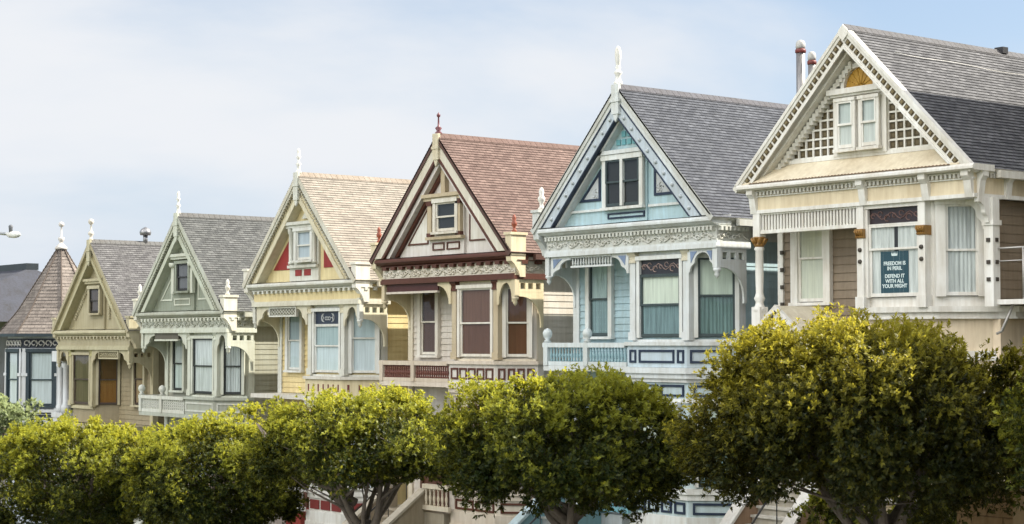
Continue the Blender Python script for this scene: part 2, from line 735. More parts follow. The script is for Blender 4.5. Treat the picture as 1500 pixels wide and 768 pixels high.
FINIALS = {
    'tall': [(.07, -.05), (.11, 0), (.11, .06), (.075, .09), (.065, .22), (.1, .27), (.1, .31), (.05, .35), (.075, .42), (.05, .46), (.06, .5), (.085, .72), (.075, .86), (.045, .93), (.01, .96)],
    'slim': [(.06, -.05), (.1, 0), (.06, .06), (.05, .2), (.09, .26), (.04, .31), (.035, .42), (.08, .48), (.04, .53), (.055, .66), (.03, .74), (.01, .76)],
    'iron': [(.08, -.04), (.1, .02), (.05, .07), (.1, .15), (.03, .21), (.02, .45), (.05, .48), (.055, .53), (.02, .57), (.005, .6)],
    'ball': [(.06, -.05), (.09, 0), (.055, .06), (.045, .12), (.11, .2), (.11, .26), (.04, .33), (.025, .55), (.09, .61), (.11, .68), (.09, .75), (.01, .79)],
    'short': [(.06, 0), (.09, .03), (.045, .09), (.045, .16), (.085, .22), (.09, .28), (.05, .34), (.065, .42), (.04, .5), (.01, .53)],
    'knob': [(.07, 0), (.1, .03), (.05, .07), (.11, .15), (.125, .23), (.09, .31), (.01, .35)],
}
BALUSTER = [(.035, 0), (.035, .05), (.022, .08), (.042, .16), (.045, .21), (.022, .3), (.03, .33), (.022, .36), (.035, .41), (.035, .45)]


def baluster_row(H, parent, s0, s1, d, z0, h, mat, n, prof=BALUSTER, fr=(0, 0, 0), flat=False, name='baluster'):
    mb = MB()
    if flat:
        mb.box(-.03, .03, -.015, .015, 0, h)
    else:
        k = h / prof[-1][1]
        mb.lathe(0, 0, [(r, z * k) for r, z in prof], 7)
    me = None
    t = H.mb(*fr)
    for i in range(n):
        s = s0 + (s1 - s0) * (i + .5) / n
        t.V = []
        t.v(s, d, z0)
        loc = t.V[0]
        if me is None:
            o = mb.build(name, mat, parent, loc=loc)
            o.rotation_euler.z = radians(fr[2])
            me = o.data
        else:
            o = link(name, me, parent, loc=loc)
            o.rotation_euler.z = radians(fr[2])


def stairs(H, c, s0, s1, ytop, ztop, ybot, zbot, rail=True):
    """front steps rising towards the house between two sloping cheek walls"""
    st = None
    n = max(6, int((ztop - zbot) / .18))
    mb = H.mb()
    for k in range(n):
        a = ybot + (ytop - ybot) * k / n
        z = zbot + (ztop - zbot) * (k + 1) / n
        mb.box(s0, s1, a + .03, ytop + .3, z - (ztop - zbot) / n - .002 * k, z - .05, 1)
        mb.box(s0, s1, a - .02, a + (ytop - ybot) / n + .05, z - .05, z, 0)
    st = mb.build('stairs', [c['tread'], c['riser']], H.root)
    sl = (ztop - zbot) / (ytop - ybot)
    for a, b in ((s0 - .2, s0), (s1, s1 + .2)):
        mb = H.mb()
        mb.side([(ybot - .1, zbot - .6), (ybot - .1, zbot + .55), (ytop, ztop + .55), (ytop + .3, ztop + .55), (ytop + .3, zbot - .6)], a, b)
        ck = mb.build('cheek_wall', c['cheek'], st)
        mb = H.mb()
        mb.side([(ybot - .16, zbot + .53), (ybot - .16, zbot + .62), (ytop, ztop + .64), (ytop + .34, ztop + .64), (ytop + .34, ztop + .555), (ytop, ztop + .555)], a - .06, b + .06)
        mb.build('coping', c['cap'], st)
        mb = H.mb()
        mb.box(a - .04, b + .04, ybot - .42, ybot - .1, zbot - .6, zbot + .75)
        mb.lathe((a + b) / 2, ybot - .26, [(.2, zbot + .75), (.22, zbot + .8), (.15, zbot + .95), (.02, zbot + 1.0)], 10)
        mb.build('newel', c['newel'], st)
    if rail:
        mb = H.mb()
        m = (s0 + s1) / 2 + .1
        mb.tube([(m, ybot - .1, zbot + .9), (m, ytop, ztop + .9)], .022)
        for q in np.linspace(0, 1, 5):
            mb.tube([(m, ybot + (ytop - ybot) * q, zbot + (ztop - zbot) * q), (m, ybot + (ytop - ybot) * q, zbot + (ztop - zbot) * q + .9)], .014)
        mb.build('handrail', paint((.03, .03, .03), .4, .1, 'black_iron'), st)
    return st
# ------------------------------------------------------------------ a gabled row house
T = 1.03
ZF = -3.40


def gable_tri(inset, zb=ZF, top=0):
    return [(-(-zb - inset) / T, zb), ((-zb - inset) / T, zb), (0, -inset)]


def lady(name, X, Z, label, c):
    H = House(name, X, Z, label)
    R = H.root
    base = H.mb
    if c.get('mirror'):

        def flipped(*a):
            m = base(*a)
            ov = m.v

            def v(s, d, z):
                i = ov(s, d, z)
                x, y, w = m.V[i]
                m.V[i] = (-x + 2 * m.dx, y, w)
                return i
            m.v = v
            return m
        H.mb = flipped
    trim, body, gab = c['trim'], c['body'], c['gable']
    bx = c.get('bx', 0)
    x1, x2 = .30 + bx, 2.2 + bx          # bay front
    by = .4
    ex = (3.02 - x2)
    # ---- walls
    mb = H.mb()
    mb.box(-2.9, 2.9, 1.3, 13.9, -12.25, -3.42)
    siding(mb.at(3.0, 1.2, 90), 0, 12.7, -12.25, -3.6)
    siding(mb.at(-3.0, 13.9, -90), 0, 12.7, -12.25, -3.6)
    siding(mb.at(0, 1.2, 0), -2.98, x1 - .3, -6.95, -4.2, lap=.034)
    siding(mb.at(0, 1.2, 0), -2.98, 2.98, -12.25, -7.1)
    w = mb.build('wall', body, R)
    for s in (-1, 1):
        mb = H.mb()
        mb.plan([(s * 3.035, 1.135), (s * 2.8, 1.135), (s * 2.8, 1.2), (s * 2.96, 1.2), (s * 2.96, 1.36), (s * 3.035, 1.36)], -12.25, -3.6)
        mb.build('corner_board', trim, w)
        mb = H.mb()
        mb.box(*sorted((s * 3.0, s * 3.06)), 1.37, 13.9, -3.95, -3.5)
        mb.build('eave_board', trim, w)
    # ---- bay
    mb = H.mb()
    mb.plan([(x1 - .55, 1.25), (x1, by), (x2, by), (x2 + ex, by + ex), (x2 + ex, 1.25)], -6.95, -4.12)
    bay = mb.build('bay', c.get('bayc', body), R)
    for z0, z1, oo in ((-4.35, -4.15, .05), (-6.42, -6.3, .09)):
        mb = H.mb()
        mb.plan([(x1 - .02, by + .02), (x1 - .02, by - oo), (x2 + oo * .41, by - oo), (x2 + ex + oo * .7, by + ex - oo * .7), (x2 + ex, by + ex), (x2, by + .02)], z0, z1)
        mb.build('bay_moulding', trim, bay)
    # posts at the bay corners
    for px_ in (x1 + .03, x2 + .02):
        mb = H.mb()
        yy = by - .12
        mb.box(px_ - .1, px_ + .1, yy - .02, yy + .14, -6.3, -4.2)
        mb.box(px_ - .13, px_ + .13, yy - .05, yy + .15, -6.32, -6.12)
        p = mb.build('porch_post', c.get('post', trim), R)
        mb = H.mb()
        mb.side([(yy + .15, -4.42), (yy - .05, -4.42), (yy - .05, -4.36), (yy - .025, -4.34), (yy - .03, -4.28), (yy - .08, -4.2), (yy - .08, -4.15), (yy + .15, -4.15)], px_ - .14, px_ + .14)
        mb.build('capital', c.get('capital', trim), p)
    # ---- windows
    cas, sash = c['casing'], c['sash']
    W = c['win']
    window(H, (0, 1.2, 0), -2.33, -1.58, -6.2, -4.3, cas, sash, *W[0], cw=.14)
    window(H, (0, by, 0), x1 + .27, x2 - .22, -6.24, -4.36, cas, sash, *W[1], cw=.1, transom=c.get('transom'), sill=False, split=c.get('split', .5))
    ln = ex * 1.414
    window(H, (x2, by, 45), .2, ln - .2, -6.24, -4.36, cas, sash, *W[2], cw=.1, sill=False, split=c.get('split3', c.get('split', .5)))
    if c.get('mirror'):
        l2 = sqrt(.55 ** 2 + (1.25 - by) ** 2)
        window(H, (x1 - .55, 1.25, -math.degrees(atan2(1.25 - by, .55))), .15, l2 - .15, -6.24, -4.36, cas, sash, *W[2], cw=.1, sill=False)
    # ---- roof and bargeboards
    roof(H, c['roof'], c.get('roofedge', trim), c['ridge'], t=T)
    for sg in (-1, 1):
        pr = rake(H, sg, c['rake'], ZF, T)
        if c.get('rakedent'):
            D, mat, sz = c['rakedent']
            mb = H.mb()
            n = 34
            for k in range(n):
                x, z = along_rake(sg, D, T, (k + .7) / n, ZF)
                mb.box(x - sz / 2, x + sz / 2, -.06, .02, z - sz / 2, z + sz / 2)
            mb.build('rake_dentils', mat, pr)
        if c.get('rakeboss'):
            D, mat, n = c['rakeboss']
            boss = None
            for k in range(n):
                x, z = along_rake(sg, D, T, (k + .9) / (n + .6), ZF)
                if boss is None:
                    mb = MB()
                    m = 10
                    ctr = mb.v(0, -.05, 0)
                    r1 = [mb.v(.04 * cos(2 * pi * q / m), -.04, .04 * sin(2 * pi * q / m)) for q in range(m)]
                    r2 = [mb.v(.055 * cos(2 * pi * q / m), 0, .055 * sin(2 * pi * q / m)) for q in range(m)]
                    for q in range(m):
                        mb.f((ctr, r1[q], r1[(q + 1) % m]), 0, True)
                        mb.f((r1[q], r2[q], r2[(q + 1) % m], r1[(q + 1) % m]))
                    boss = mb.build('rosette', mat, pr, loc=(x, -.012, z + HT)).data
                else:
                    link('rosette', boss, pr, loc=(x, -.012, z + HT))
    # king post at the apex
    k0, kmat = c['king']
    mb = H.mb()
    mb.box(-.13, .13, -.09, .0, -k0, .02)
    mb.box(-.16, .16, -.11, -.0, -.42, -.34)
    mb.poly([(-.09, -k0), (.09, -k0), (.05, -k0 - .12), (0, -k0 - .2), (-.05, -k0 - .12)], -.07, -.01)
    kp = mb.build('king_post', kmat, R)
    if c.get('finial'):
        mb = H.mb()
        mb.lathe(0, .03, [(r, z + .03) for r, z in FINIALS[c['finial'][0]]], 12)
        mb.build('finial', c['finial'][1], kp)
    # ---- gable wall
    H.dy = -.2
    mb = H.mb()
    mb.poly(gable_tri(.15, ZF + .02), .52, .62)
    g = mb.build('gable', gab, R)
    H.dx = c['gdx']
    keep, H.mb = H.mb, base
    c['gdeco'](H, g, c)
    H.mb = keep
    H.dx = H.dy = 0
    # ---- entablature
    mb = H.mb()
    mb.box(-3.0, 3.24, .2, 1.29, -4.14, -3.43)
    en = mb.build('entablature', c['frieze'], R)
    mb = H.mb()
    mb.side([(.62, ZF + .03), (.0, ZF - .03), (-.04, ZF - .08), (-.04, ZF - .13), (.03, ZF - .17), (.06, ZF - .2), (.62, ZF - .2)], -3.1, 3.3)
    mb.side([(.62, ZF - .2), (.12, ZF - .2), (.16, ZF - .24), (.62, ZF - .24)], -3.04, 3.28)
    mb.build('cornice', c['cornice'], en)
    mb = H.mb()
    mb.box(-3.03, 3.28, .13, 1.3, -4.16, -4.05)
    mb.box(-3.02, 3.27, .16, 1.3, -4.05, -4.0)
    mb.build('architrave', c['archi'], en)
    mb = H.mb()
    w_, g_ = c.get('dent', (.09, .09))
    dentils(mb, -2.98, 3.22, .09, .21, ZF - .35, ZF - .24, w_, g_)
    mb.at(3.24, .22, 90)
    dentils(mb, 0, 1.0, -.1, .01, ZF - .35, ZF - .24, w_, g_)
    mb.build('dentil_course', c['dentil'], en)
    if c.get('carved'):
        mb = H.mb()
        for fr, s0, s1 in (((0, .2, 0), -2.95, 3.2), ((3.24, .2, 90), .05, 1.05)):
            mb.at(*fr)
            n = int((s1 - s0) / .05)
            mb.tube([(s0 + (s1 - s0) * k / n, -.012, -3.88 + .06 * sin(k * .55)) for k in range(n + 1)], .022, 5)
            s = s0 + .1
            k = 0
            while s < s1 - .1:
                sg = 1 if k % 2 else -1
                mb.tube([(s + .09 * cos(a) * (1 - a / 9), -.012, -3.88 + sg * .03 + .075 * sin(a) * (1 - a / 9)) for a in np.linspace(0, 5.5, 9)], [.03, .028, .026, .024, .022, .02, .02, .022, .026], 5)
                s += .21
                k += 1
        mb.build('carved_scrolls', c['carved'], en)
    # ---- valance under the architrave: brackets, panel, pendants
    zv = -4.16
    vy0, vy1 = .2, .3
    xl = -2.95
    px1 = x1 + .03
    pend = c.get('pend', trim)
    brm = c.get('brk', trim)
    for s, w_, h_, sg in [q for q in ((xl + .1, .78, c.get('bh', .5), 1), (px1 - .1, .62, c.get('bh', .5), -1), (x2 + .12, 3.05 * .55 - x2 * .55, c.get('bh', .5) + .05, 1), (3.17, 3.05 * .45 - x2 * .45 - .006, c.get('bh', .5) - .02, -1)) if not (c.get('noleft') and q[0] < -2)]:
        mb = H.mb()
        mb.poly(bracket_pts(s, zv, w_, h_, sg, lobes=c.get('lobes', True)), vy0 + .02, vy1 - .02)
        b = mb.build('bracket', brm, R)
        if c.get('spandrel'):
            mb = H.mb()
            a = s + sg * .1
            mb.poly([(a, zv - .06), (a + sg * w_ * .45, zv - .06), (a + sg * w_ * .25, zv - .16), (a + sg * .02, zv - h_ * .6)], vy0 + .005, vy0 + .03)
            mb.build('spandrel', c['spandrel'], b)
    for s in (xl, 3.2):
        mb = H.mb()
        mb.box(s - .075, s + .075, .17, .32, -4.62, -3.98)
        mb.lathe(s, .245, [(.075, -4.62), (.1, -4.66), (.1, -4.69), (.05, -4.73), (.07, -4.79), (.03, -4.85), (.005, -4.88)][::-1], 9)
        mb.build('pendant', pend, R)
    s0, s1 = xl + .9, px1 - .72
    st, pm, pb = c['screen']
    mb = H.mb()
    if st == 'spindle':
        mb.box(s0, s1, vy0 + .01, vy1, zv - .05, zv)
        mb.box(s0, s1, vy0 + .01, vy1, zv - .3, zv - .25)
        n = 15
        for k in range(n):
            s = s0 + (s1 - s0) * (k + .5) / n
            mb.lathe(s, .25, [(.018, zv - .25), (.03, zv - .19), (.02, zv - .12), (.018, zv - .05)], 6)
        mb.build('spindle_screen', pm, R)
    elif st == 'solid':
        a = xl + .12 if c.get('noleft') else s0
        mb.box(a, s1, vy0 + .03, vy1 - .02, zv - .22, zv)
        q = mb.build('fret_panel', pm, R)
        mb = H.mb()
        mb.box(a, s1, vy0, vy1, zv - .28, zv - .22)
        mb.build('panel_rail', pb, q)
    elif st == 'lattice':
        mb.ring([(s0, zv - .34), (s1, zv - .34), (s1, zv - .02), (s0, zv - .02)], .05, vy0, vy1)
        n = 9
        d = (s1 - s0 - .1) / n
        for k in range(-2, n):
            a = s0 + .05 + k * d
            for sg in (0, 1):
                p, q = (a, zv - .29), (a + 2 * d, zv - .07)
                if sg:
                    p, q = (p[0], q[1]), (q[0], p[1])
                lo, hi = s0 + .05, s1 - .05
                f0 = max(0, (lo - p[0]) / (q[0] - p[0]))
                f1 = min(1, (hi - p[0]) / (q[0] - p[0]))
                if f1 > f0:
                    mb.tube([(p[0] + (q[0] - p[0]) * f, .25, p[1] + (q[1] - p[1]) * f) for f in (f0, f1)], .014, 4)
        q = mb.build('lattice_screen', pm, R)
        mb = H.mb()
        mb.box(s0 + .04, s1 - .04, .275, .285, zv - .3, zv - .06)
        mb.build('backing', pb, q)
    # side valances with square holes over a quarter arch
    for sx, ang in ((3.2, 90), (-2.95, 90)):
        mb = H.mb(sx, .3, ang)
        L0 = .9
        mb.box(0, L0, -.03, .03, -4.26, -4.16)
        mb.box(0, L0, -.03, .03, -4.5, -4.42)
        for k in range(4):
            a = k * (L0 - .1) / 3
            mb.box(a, a + .1, -.03, .03, -4.42, -4.26)
        pts = [(L0, -4.5), (L0, -5.45), (L0 - .09, -5.45)]
        for k in range(11):
            a = pi / 2 * k / 10
            pts.append((.12 + (L0 - .21) * cos(a), -5.3 + .68 * sin(a)))
        pts += [(.0, -4.62), (0, -4.5)]
        mb.poly(pts, -.028, .028)
        mb.build('side_bracket', c.get('sidebrk', brm), R)
    # ---- corner pedestals at the gable feet
    for sg in (-1, 1):
        if (c.get('ears', 'both') in ('both', 'left' if sg < 0 else 'right')):
            mb = H.mb()
            a, b = sorted((sg * 3.08 + (.12 if c.get('mirror') else 0) * 0, sg * 3.34))
            mb.box(a, b, -.0, .5, ZF - .12, ZF + .42)
            mb.box(a - .03, b + .03, -.04, .54, ZF + .42, ZF + .49)
            mb.side([(.0, ZF - .12), (.5, ZF - .12), (.5, -4.1), (.32, -4.1), (.27, -3.95), (.12, -3.75), (.02, -3.68)], a + .02, b - .02)
            pd = mb.build('pedestal', c['ear'], R)
            if c.get('earfin'):
                mb = H.mb()
                k = c['earfin'][2]
                mb.lathe(sg * 3.21, .2, [(r * k, ZF + .49 + z * k) for r, z in FINIALS[c['earfin'][0]]], 10)
                mb.build('finial', c['earfin'][1], pd)
    # ---- balcony and apron
    mb = H.mb()
    mb.box(-3.04, x1, .12, 1.25, -7.1, -6.97)
    mb.plan([(x1 - .1, 1.2), (x1 - .1, .1), (x2 + .14, .1), (x2 + 1.0, .96), (x2 + 1.0, 1.2)], -7.12, -6.98)
    mb.plan([(x1 - .1, 1.2), (x1 - .1, .16), (x2 + .12, .16), (x2 + .96, 1.0), (x2 + .96, 1.2)], -7.24, -7.12)
    sl = mb.build('balcony_floor', c.get('ledge', trim), R)
    ap = c['apron']
    if ap:
        mb = H.mb()
        mb.plan([(x1 - .06, 1.195), (x1 - .06, .17), (x2 + .12, .17), (x2 + .94, .99), (x2 + .94, 1.195)], -6.975, -6.45)
        q = mb.build('apron', c.get('apronc', trim), R)
        mb = H.mb()
        mb.plan([(x1 - .1, 1.2), (x1 - .1, .1), (x2 + .15, .1), (x2 + 1.0, .95), (x2 + 1.0, 1.2)], -6.45, -6.36)
        mb.build('apron_cap', c.get('ledge', trim), q)
        L1 = x2 + .12 - (x1 - .06)
        for (fr, s0, s1, n) in (((x1 - .06, .17, 0), .06, L1 - .04, ap[2]), ((x2 + .12, .17, 45), .05, 1.1, ap[3])):
            if ap[0] == 'frames':
                if isinstance(n, tuple):
                    cuts = list(n)
                else:
                    cuts = [(k / n, (k + 1) / n) for k in range(n)]
                for f0, f1 in cuts:
                    a, b = s0 + (s1 - s0) * f0 + .03, s0 + (s1 - s0) * f1 - .03
                    mb = H.mb(*fr)
                    mb.ring([(a, -6.87), (b, -6.87), (b, -6.55), (a, -6.55)], .055, -.025, .002)
                    p = mb.build('panel_frame', ap[1], q)
            else:
                for k in range(n):
                    a = s0 + (s1 - s0) * (k + .35) / n
                    mb = H.mb(*fr)
                    mb.box(a, a + .07, -.006, .002, -6.82, -6.6)
                    mb.build('slot', ap[1], q)
    if c.get('balus'):
        bm_, n, prof, back = c['balus']
        mb = H.mb()
        mb.box(-3.06, x1 - .102, .1, .24, -6.5, -6.38)
        mb.box(-3.04, x1 - .065, .126, .22, -6.966, -6.86)
        mb.at(-2.96, .2, 90)
        mb.box(.0, .95, -.07, .07, -6.5, -6.38)
        mb.box(.0, .95, -.05, .05, -6.966, -6.86)
        bl = mb.build('balustrade', c.get('rail', trim), R)
        for s in (-2.93, -1.35):
            mb = H.mb()
            mb.box(s - .08, s + .08, .09, .25, -6.965, -6.37)
            if c.get('knob'):
                mb.lathe(s, .17, [(r * 1.05, -6.37 + z * 1.05) for r, z in FINIALS['knob']], 10)
            mb.build('newel', c.get('rail', trim), bl)
        kw = dict(flat=(prof == 'flat'))
        baluster_row(H, bl, -2.83, -1.43, .17, -6.86, .36, bm_, n, **kw)
        baluster_row(H, bl, -1.27, x1 - .08, .17, -6.86, .36, bm_, n, **kw)
        if prof == 'flat':
            mb = H.mb()
            for s0, s1 in ((-2.83, -1.43), (-1.27, x1 - .08)):
                for z in (-6.77, -6.68, -6.59):
                    mb.box(s0, s1, .155, .185, z - .018, z + .018)
            mb.build('baluster_rail', bm_, bl)
    # ---- lower storey
    mb = H.mb()
    mb.plan([(x1 - .5, 1.22), (x1, .3), (x2 + .02, .3), (x2 + .9, 1.18), (x2 + .9, 1.22)], -12.28, -7.24)
    lb = mb.build('lower_bay', c.get('lowbody', body), R)
    for z0, z1, o in ((-9.98, -9.84, .1), (-10.12, -9.98, .05), (-10.85, -10.52, .09), (-11.0, -10.85, .12), (-7.82, -7.72, .06), (-7.33, -7.245, .07)):
        mb = H.mb()
        mb.plan([(x1 - .5 - o, 1.22), (x1 - o * .5, .3 - o), (x2 + .02 + o * .4, .3 - o), (x2 + .9 + o * .7, 1.18 - o * .3), (x2 + .9 + o * .7, 1.22)], z0, z1)
        mb.build('lower_moulding', c.get('lowtrim', trim), lb)
    Lf = x2 + .02 - x1
    for fr, s0, s1, n in (((x1, .3, 0), .04, Lf - .04, c.get('lown', 4)), ((x2 + .02, .3, 45), .06, 1.2, 1)):
        for k in range(n):
            a, b = s0 + (s1 - s0) * k / n + .05, s0 + (s1 - s0) * (k + 1) / n - .05
            mb = H.mb(*fr)
            if c.get('lowfill'):
                mb.box(a, b, -.03, .002, -10.46, -10.18)
                mb.build('panel', c['lowfill'], lb)
            else:
                mb.ring([(a, -10.46), (b, -10.46), (b, -10.18), (a, -10.18)], .055, -.035, .002)
                mb.build('panel_frame', c['lowline'], lb)
    for fr, s0, s1, n in (((x1, .3, 0), .06, Lf - .06, 2), ((x2 + .02, .3, 45), .08, 1.18, 1)):
        for k in range(n):
            a, b = s0 + (s1 - s0) * k / n + .05, s0 + (s1 - s0) * (k + 1) / n - .05
            mb = H.mb(*fr)
            mb.ring([(a, -7.67), (b, -7.67), (b, -7.39), (a, -7.39)], .05, -.035, .002)
            mb.build('panel_frame', c['lowline'], lb)
    window(H, (x1, .3, 0), .35, Lf - .3, -9.78, -7.9, cas, sash, *W[1], sill=False)
    window(H, (x2 + .02, .3, 45), .25, 1.0, -9.78, -7.9, cas, sash, *W[2], sill=False)
    # entry: door, steps, porch rail
    mb = H.mb()
    mb.box(-2.15, -1.15, 1.1, 1.172, -10.6, -8.5)
    mb.ring([(-2.27, -10.6), (-1.03, -10.6), (-1.03, -8.1), (-2.27, -8.1)], .11, 1.04, 1.178)
    mb.build('door', c.get('door', paint((.09, .04, .025), .4, .1, 'door_paint')), R)
    mb = H.mb()
    mb.box(-2.98, x1 - .2, .1, 1.2, -12.28, -10.62)
    mb.build('porch_floor', c['steps']['riser'], R)
    stairs(H, c['steps'], -2.5, -.95, .1, -10.62, -2.4, -12.5)
    mb = H.mb()
    mb.box(-.72, x1 + .1, .0, .14, -9.95, -9.83)
    mb.box(-.72, x1 + .1, .02, .12, -10.55, -10.42)
    lr = mb.build('porch_rail', c.get('lowrail', trim), R)
    baluster_row(H, lr, -.7, x1 + .05, .07, -10.42, .47, c.get('lowrail', trim), 6)
    return H


# ---- gable decorations
def hood(H, g, s0, s1, z, mat, d=.3, brk=True):
    mb = H.mb()
    mb.box(s0, s1, d, .54, z, z + .1)
    mb.box(s0 + .04, s1 - .04, d + .062, .54, z - .09, z)
    mb.build('window_hood', mat, g)


def frame_panel(H, g, pts, w, mat, fill=None, name='gable_panel', y=.52):
    mb = H.mb()
    ins = mb.ring(pts, w, y - .03, y + .002)
    p = mb.build(name, mat, g)
    if fill is not None:
        mb = H.mb()
        mb.poly(ins, y - .012, y + .001)
        mb.build('panel_fill', fill, p)
    return p


def window_bay(H, g, s0, s1, z0, z1, mat, d=.4):
    mb = H.mb()
    mb.box(s0, s1, d, .53, z0, z1)
    return mb.build('window_surround', mat, g)


def carve(H, parent, cx, cz, r, y, mat, n=5):
    mb = H.mb()
    for k in range(n):
        a0 = 2 * pi * k / n
        mb.tube([(cx + r * (.35 * cos(a0) + .38 * cos(a0 + a) * (1 - a / 8)), y, cz + r * (.35 * sin(a0) + .38 * sin(a0 + a) * (1 - a / 8))) for a in np.linspace(0, 5, 8)], r * .09, 5)
    mb.build('carving', mat, parent)


def deco_blue(H, g, c):
    aq, navy, tr = gab2, c['line'], c['trim']
    window_bay(H, g, -1.02, .56, ZF + .02, -1.72, c['gable'], .46)
    w = window(H, (0, .46, 0), -.86, .38, -2.98, -1.82, c['casing'], c['sash2'], None, None, cw=.13, split=.52, proud=.1)
    mb = H.mb()
    mb.box(-.29, -.2, .33, .42, -2.98, -1.82)
    mb.build('mullion', c['casing'], w)
    mb = H.mb()
    mb.lathe(-.55, .445, [(.06, -2.96), (.07, -2.8), (.04, -2.7), (.03, -2.66)], 8)
    hood(H, g, -1.18, .68, -1.68, tr)
    frame_panel(H, g, [(-2.02, -2.8), (-1.2, -2.8), (-1.2, -2.0)], .07, navy, c['silver'])
    frame_panel(H, g, [(.78, -2.8), (1.6, -2.8), (.78, -2.0)], .07, navy, c['silver'])
    carve(H, g, -1.4, -2.6, .17, .5, c['silver'])
    carve(H, g, .98, -2.6, .17, .5, c['silver'])
    mb = H.mb()
    mb.box(-2.6, -1.05, .46, .53, -3.06, -3.0)
    mb.box(.6, 2.6, .46, .53, -3.06, -3.0)
    mb.build('gable_band', tr, g)
    frame_panel(H, g, [(-.86, -3.29), (.5, -3.29), (.5, -3.14), (-.86, -3.14)], .045, navy, aq, y=.46)
    # tile panel in the peak
    mb = H.mb()
    z = -1.45
    while z < -.75:
        half = (-z - .78) / T - .02
        n = int(half / .2)
        for k in range(-n, n):
            mb.box(k * .2 + .02, k * .2 + .16, .485, .53, z, z + .14)
        z += .2
    mb.build('peak_tiles', c['tile'], g)


def deco_cream(H, g, c):
    br, tr = c['line'], c['tan']
    window_bay(H, g, -.95, .68, ZF + .02, -1.75, c['gable'], .44)
    window(H, (0, .44, 0), -.5, .42, -2.72, -1.92, c['casing'], c['casing'], None, None, cw=.12, split=.5)
    for s in (-.82, .55):
        mb = H.mb()
        mb.box(s - .09, s + .09, .33, .46, -2.84, -1.82)
        p = mb.build('window_pilaster', tr, g)
        for nm, bb in (('capital', (s - .12, s + .12, .3, .46, -1.98, -1.82)), ('plinth', (s - .11, s + .11, .31, .46, -2.86, -2.76))):
            mb = H.mb()
            mb.box(*bb)
            mb.build(nm, br, p)
    hood(H, g, -1.08, .84, -1.76, tr, .22)
    mb = H.mb()
    mb.box(-.98, .72, .3, .46, -2.95, -2.87)
    mb.build('window_ledge', tr, g)
    frame_panel(H, g, [(-2.12, -3.05), (-1.1, -3.05), (-1.1, -1.98)], .045, br, c['cream'])
    frame_panel(H, g, [(.85, -3.05), (1.9, -3.05), (.85, -1.93)], .045, br, c['cream'])
    frame_panel(H, g, [(-.78, -3.25), (-.22, -3.25), (-.22, -3.03), (-.78, -3.03)], .04, br, y=.44)
    frame_panel(H, g, [(-.1, -3.25), (.5, -3.25), (.5, -3.03), (-.1, -3.03)], .04, br, y=.44)
    H.dx = 0
    for sg in (-1, 1):
        mb = H.mb()
        mb.poly(rake_poly(sg, .78, 1.0, ZF + .03, T), .42, .53)
        mb.build('gable_moulding', br, g)
    mb = H.mb()
    mb.box(-.1, .1, .38, .53, -1.66, -.9)
    mb.build('peak_post', tr, g)


def deco_yellow(H, g, c):
    tr = c['trim']
    window_bay(H, g, -1.2, .5, ZF + .02, -1.55, c['trim'], .44)
    window(H, (0, .44, 0), -.62, .2, -2.72, -1.82, c['casing'], c['casing'], ('blind', (.45, .5, .55)), None, cw=.14, split=.5)
    for s in (-1.03, .36):
        mb = H.mb()
        mb.lathe(s, .38, [(.09, -2.85), (.09, -2.78), (.07, -2.75), (.07, -1.9), (.1, -1.86), (.11, -1.74), (.11, -1.68)], 9)
        mb.build('window_column', tr, g)
    hood(H, g, -1.24, .55, -1.62, tr, .2)
    mb = H.mb()
    mb.box(-1.2, .5, .34, .46, -2.97, -2.88)
    mb.build('window_ledge', tr, g)
    for a in (-.85, -.32):
        mb = H.mb()
        mb.box(a, a + .38, .425, .445, -3.22, -3.02)
        mb.build('gable_panel', c['red'], g)
    for pts in ([(-2.3, -3.0), (-1.32, -3.0), (-1.32, -2.05)], [(.72, -3.0), (1.68, -3.0), (.72, -2.02)]):
        mb = H.mb()
        mb.poly(pts, .495, .523)
        mb.build('gable_panel', c['red'], g)
    mb = H.mb()
    mb.poly([(-.5, -1.42), (.5, -1.42), (0, -.86)], .44, .53)
    p = mb.build('peak_panel', tr, g)
    carve(H, p, 0, -1.22, .13, .43, tr, 4)


def deco_sage(H, g, c):
    tr = c['trim']
    window_bay(H, g, -1.1, .45, ZF + .02, -1.6, c['gable'], .44)
    window(H, (0, .44, 0), -.62, .22, -2.68, -1.75, c['gable'], c['dark'], ('blind', (.12, .12, .13)), None, cw=.1, split=.5)
    for s in (-.95, .4):
        mb = H.mb()
        mb.box(s - .1, s + .1, .33, .46, -2.78, -1.75)
        mb.lathe(s, .36, [(.13, -1.86), (.15, -1.78), (.15, -1.7)], 9)
        mb.build('window_pilaster', tr, g)
    hood(H, g, -1.05, .55, -1.5, tr, .22)
    frame_panel(H, g, [(-2.15, -3.02), (-1.25, -3.02), (-1.25, -2.12)], .055, tr)
    frame_panel(H, g, [(.62, -3.02), (1.6, -3.02), (.62, -2.02)], .055, tr)
    frame_panel(H, g, [(-.95, -3.2), (.2, -3.2), (.2, -2.95), (-.95, -2.95)], .05, tr, y=.44)
    mb = H.mb()
    mb.poly([(-.45, -1.35), (.45, -1.35), (0, -.86)], .46, .53)
    p = mb.build('peak_panel', c['olive'], g)
    carve(H, p, 0, -1.2, .13, .45, c['trim'], 4)


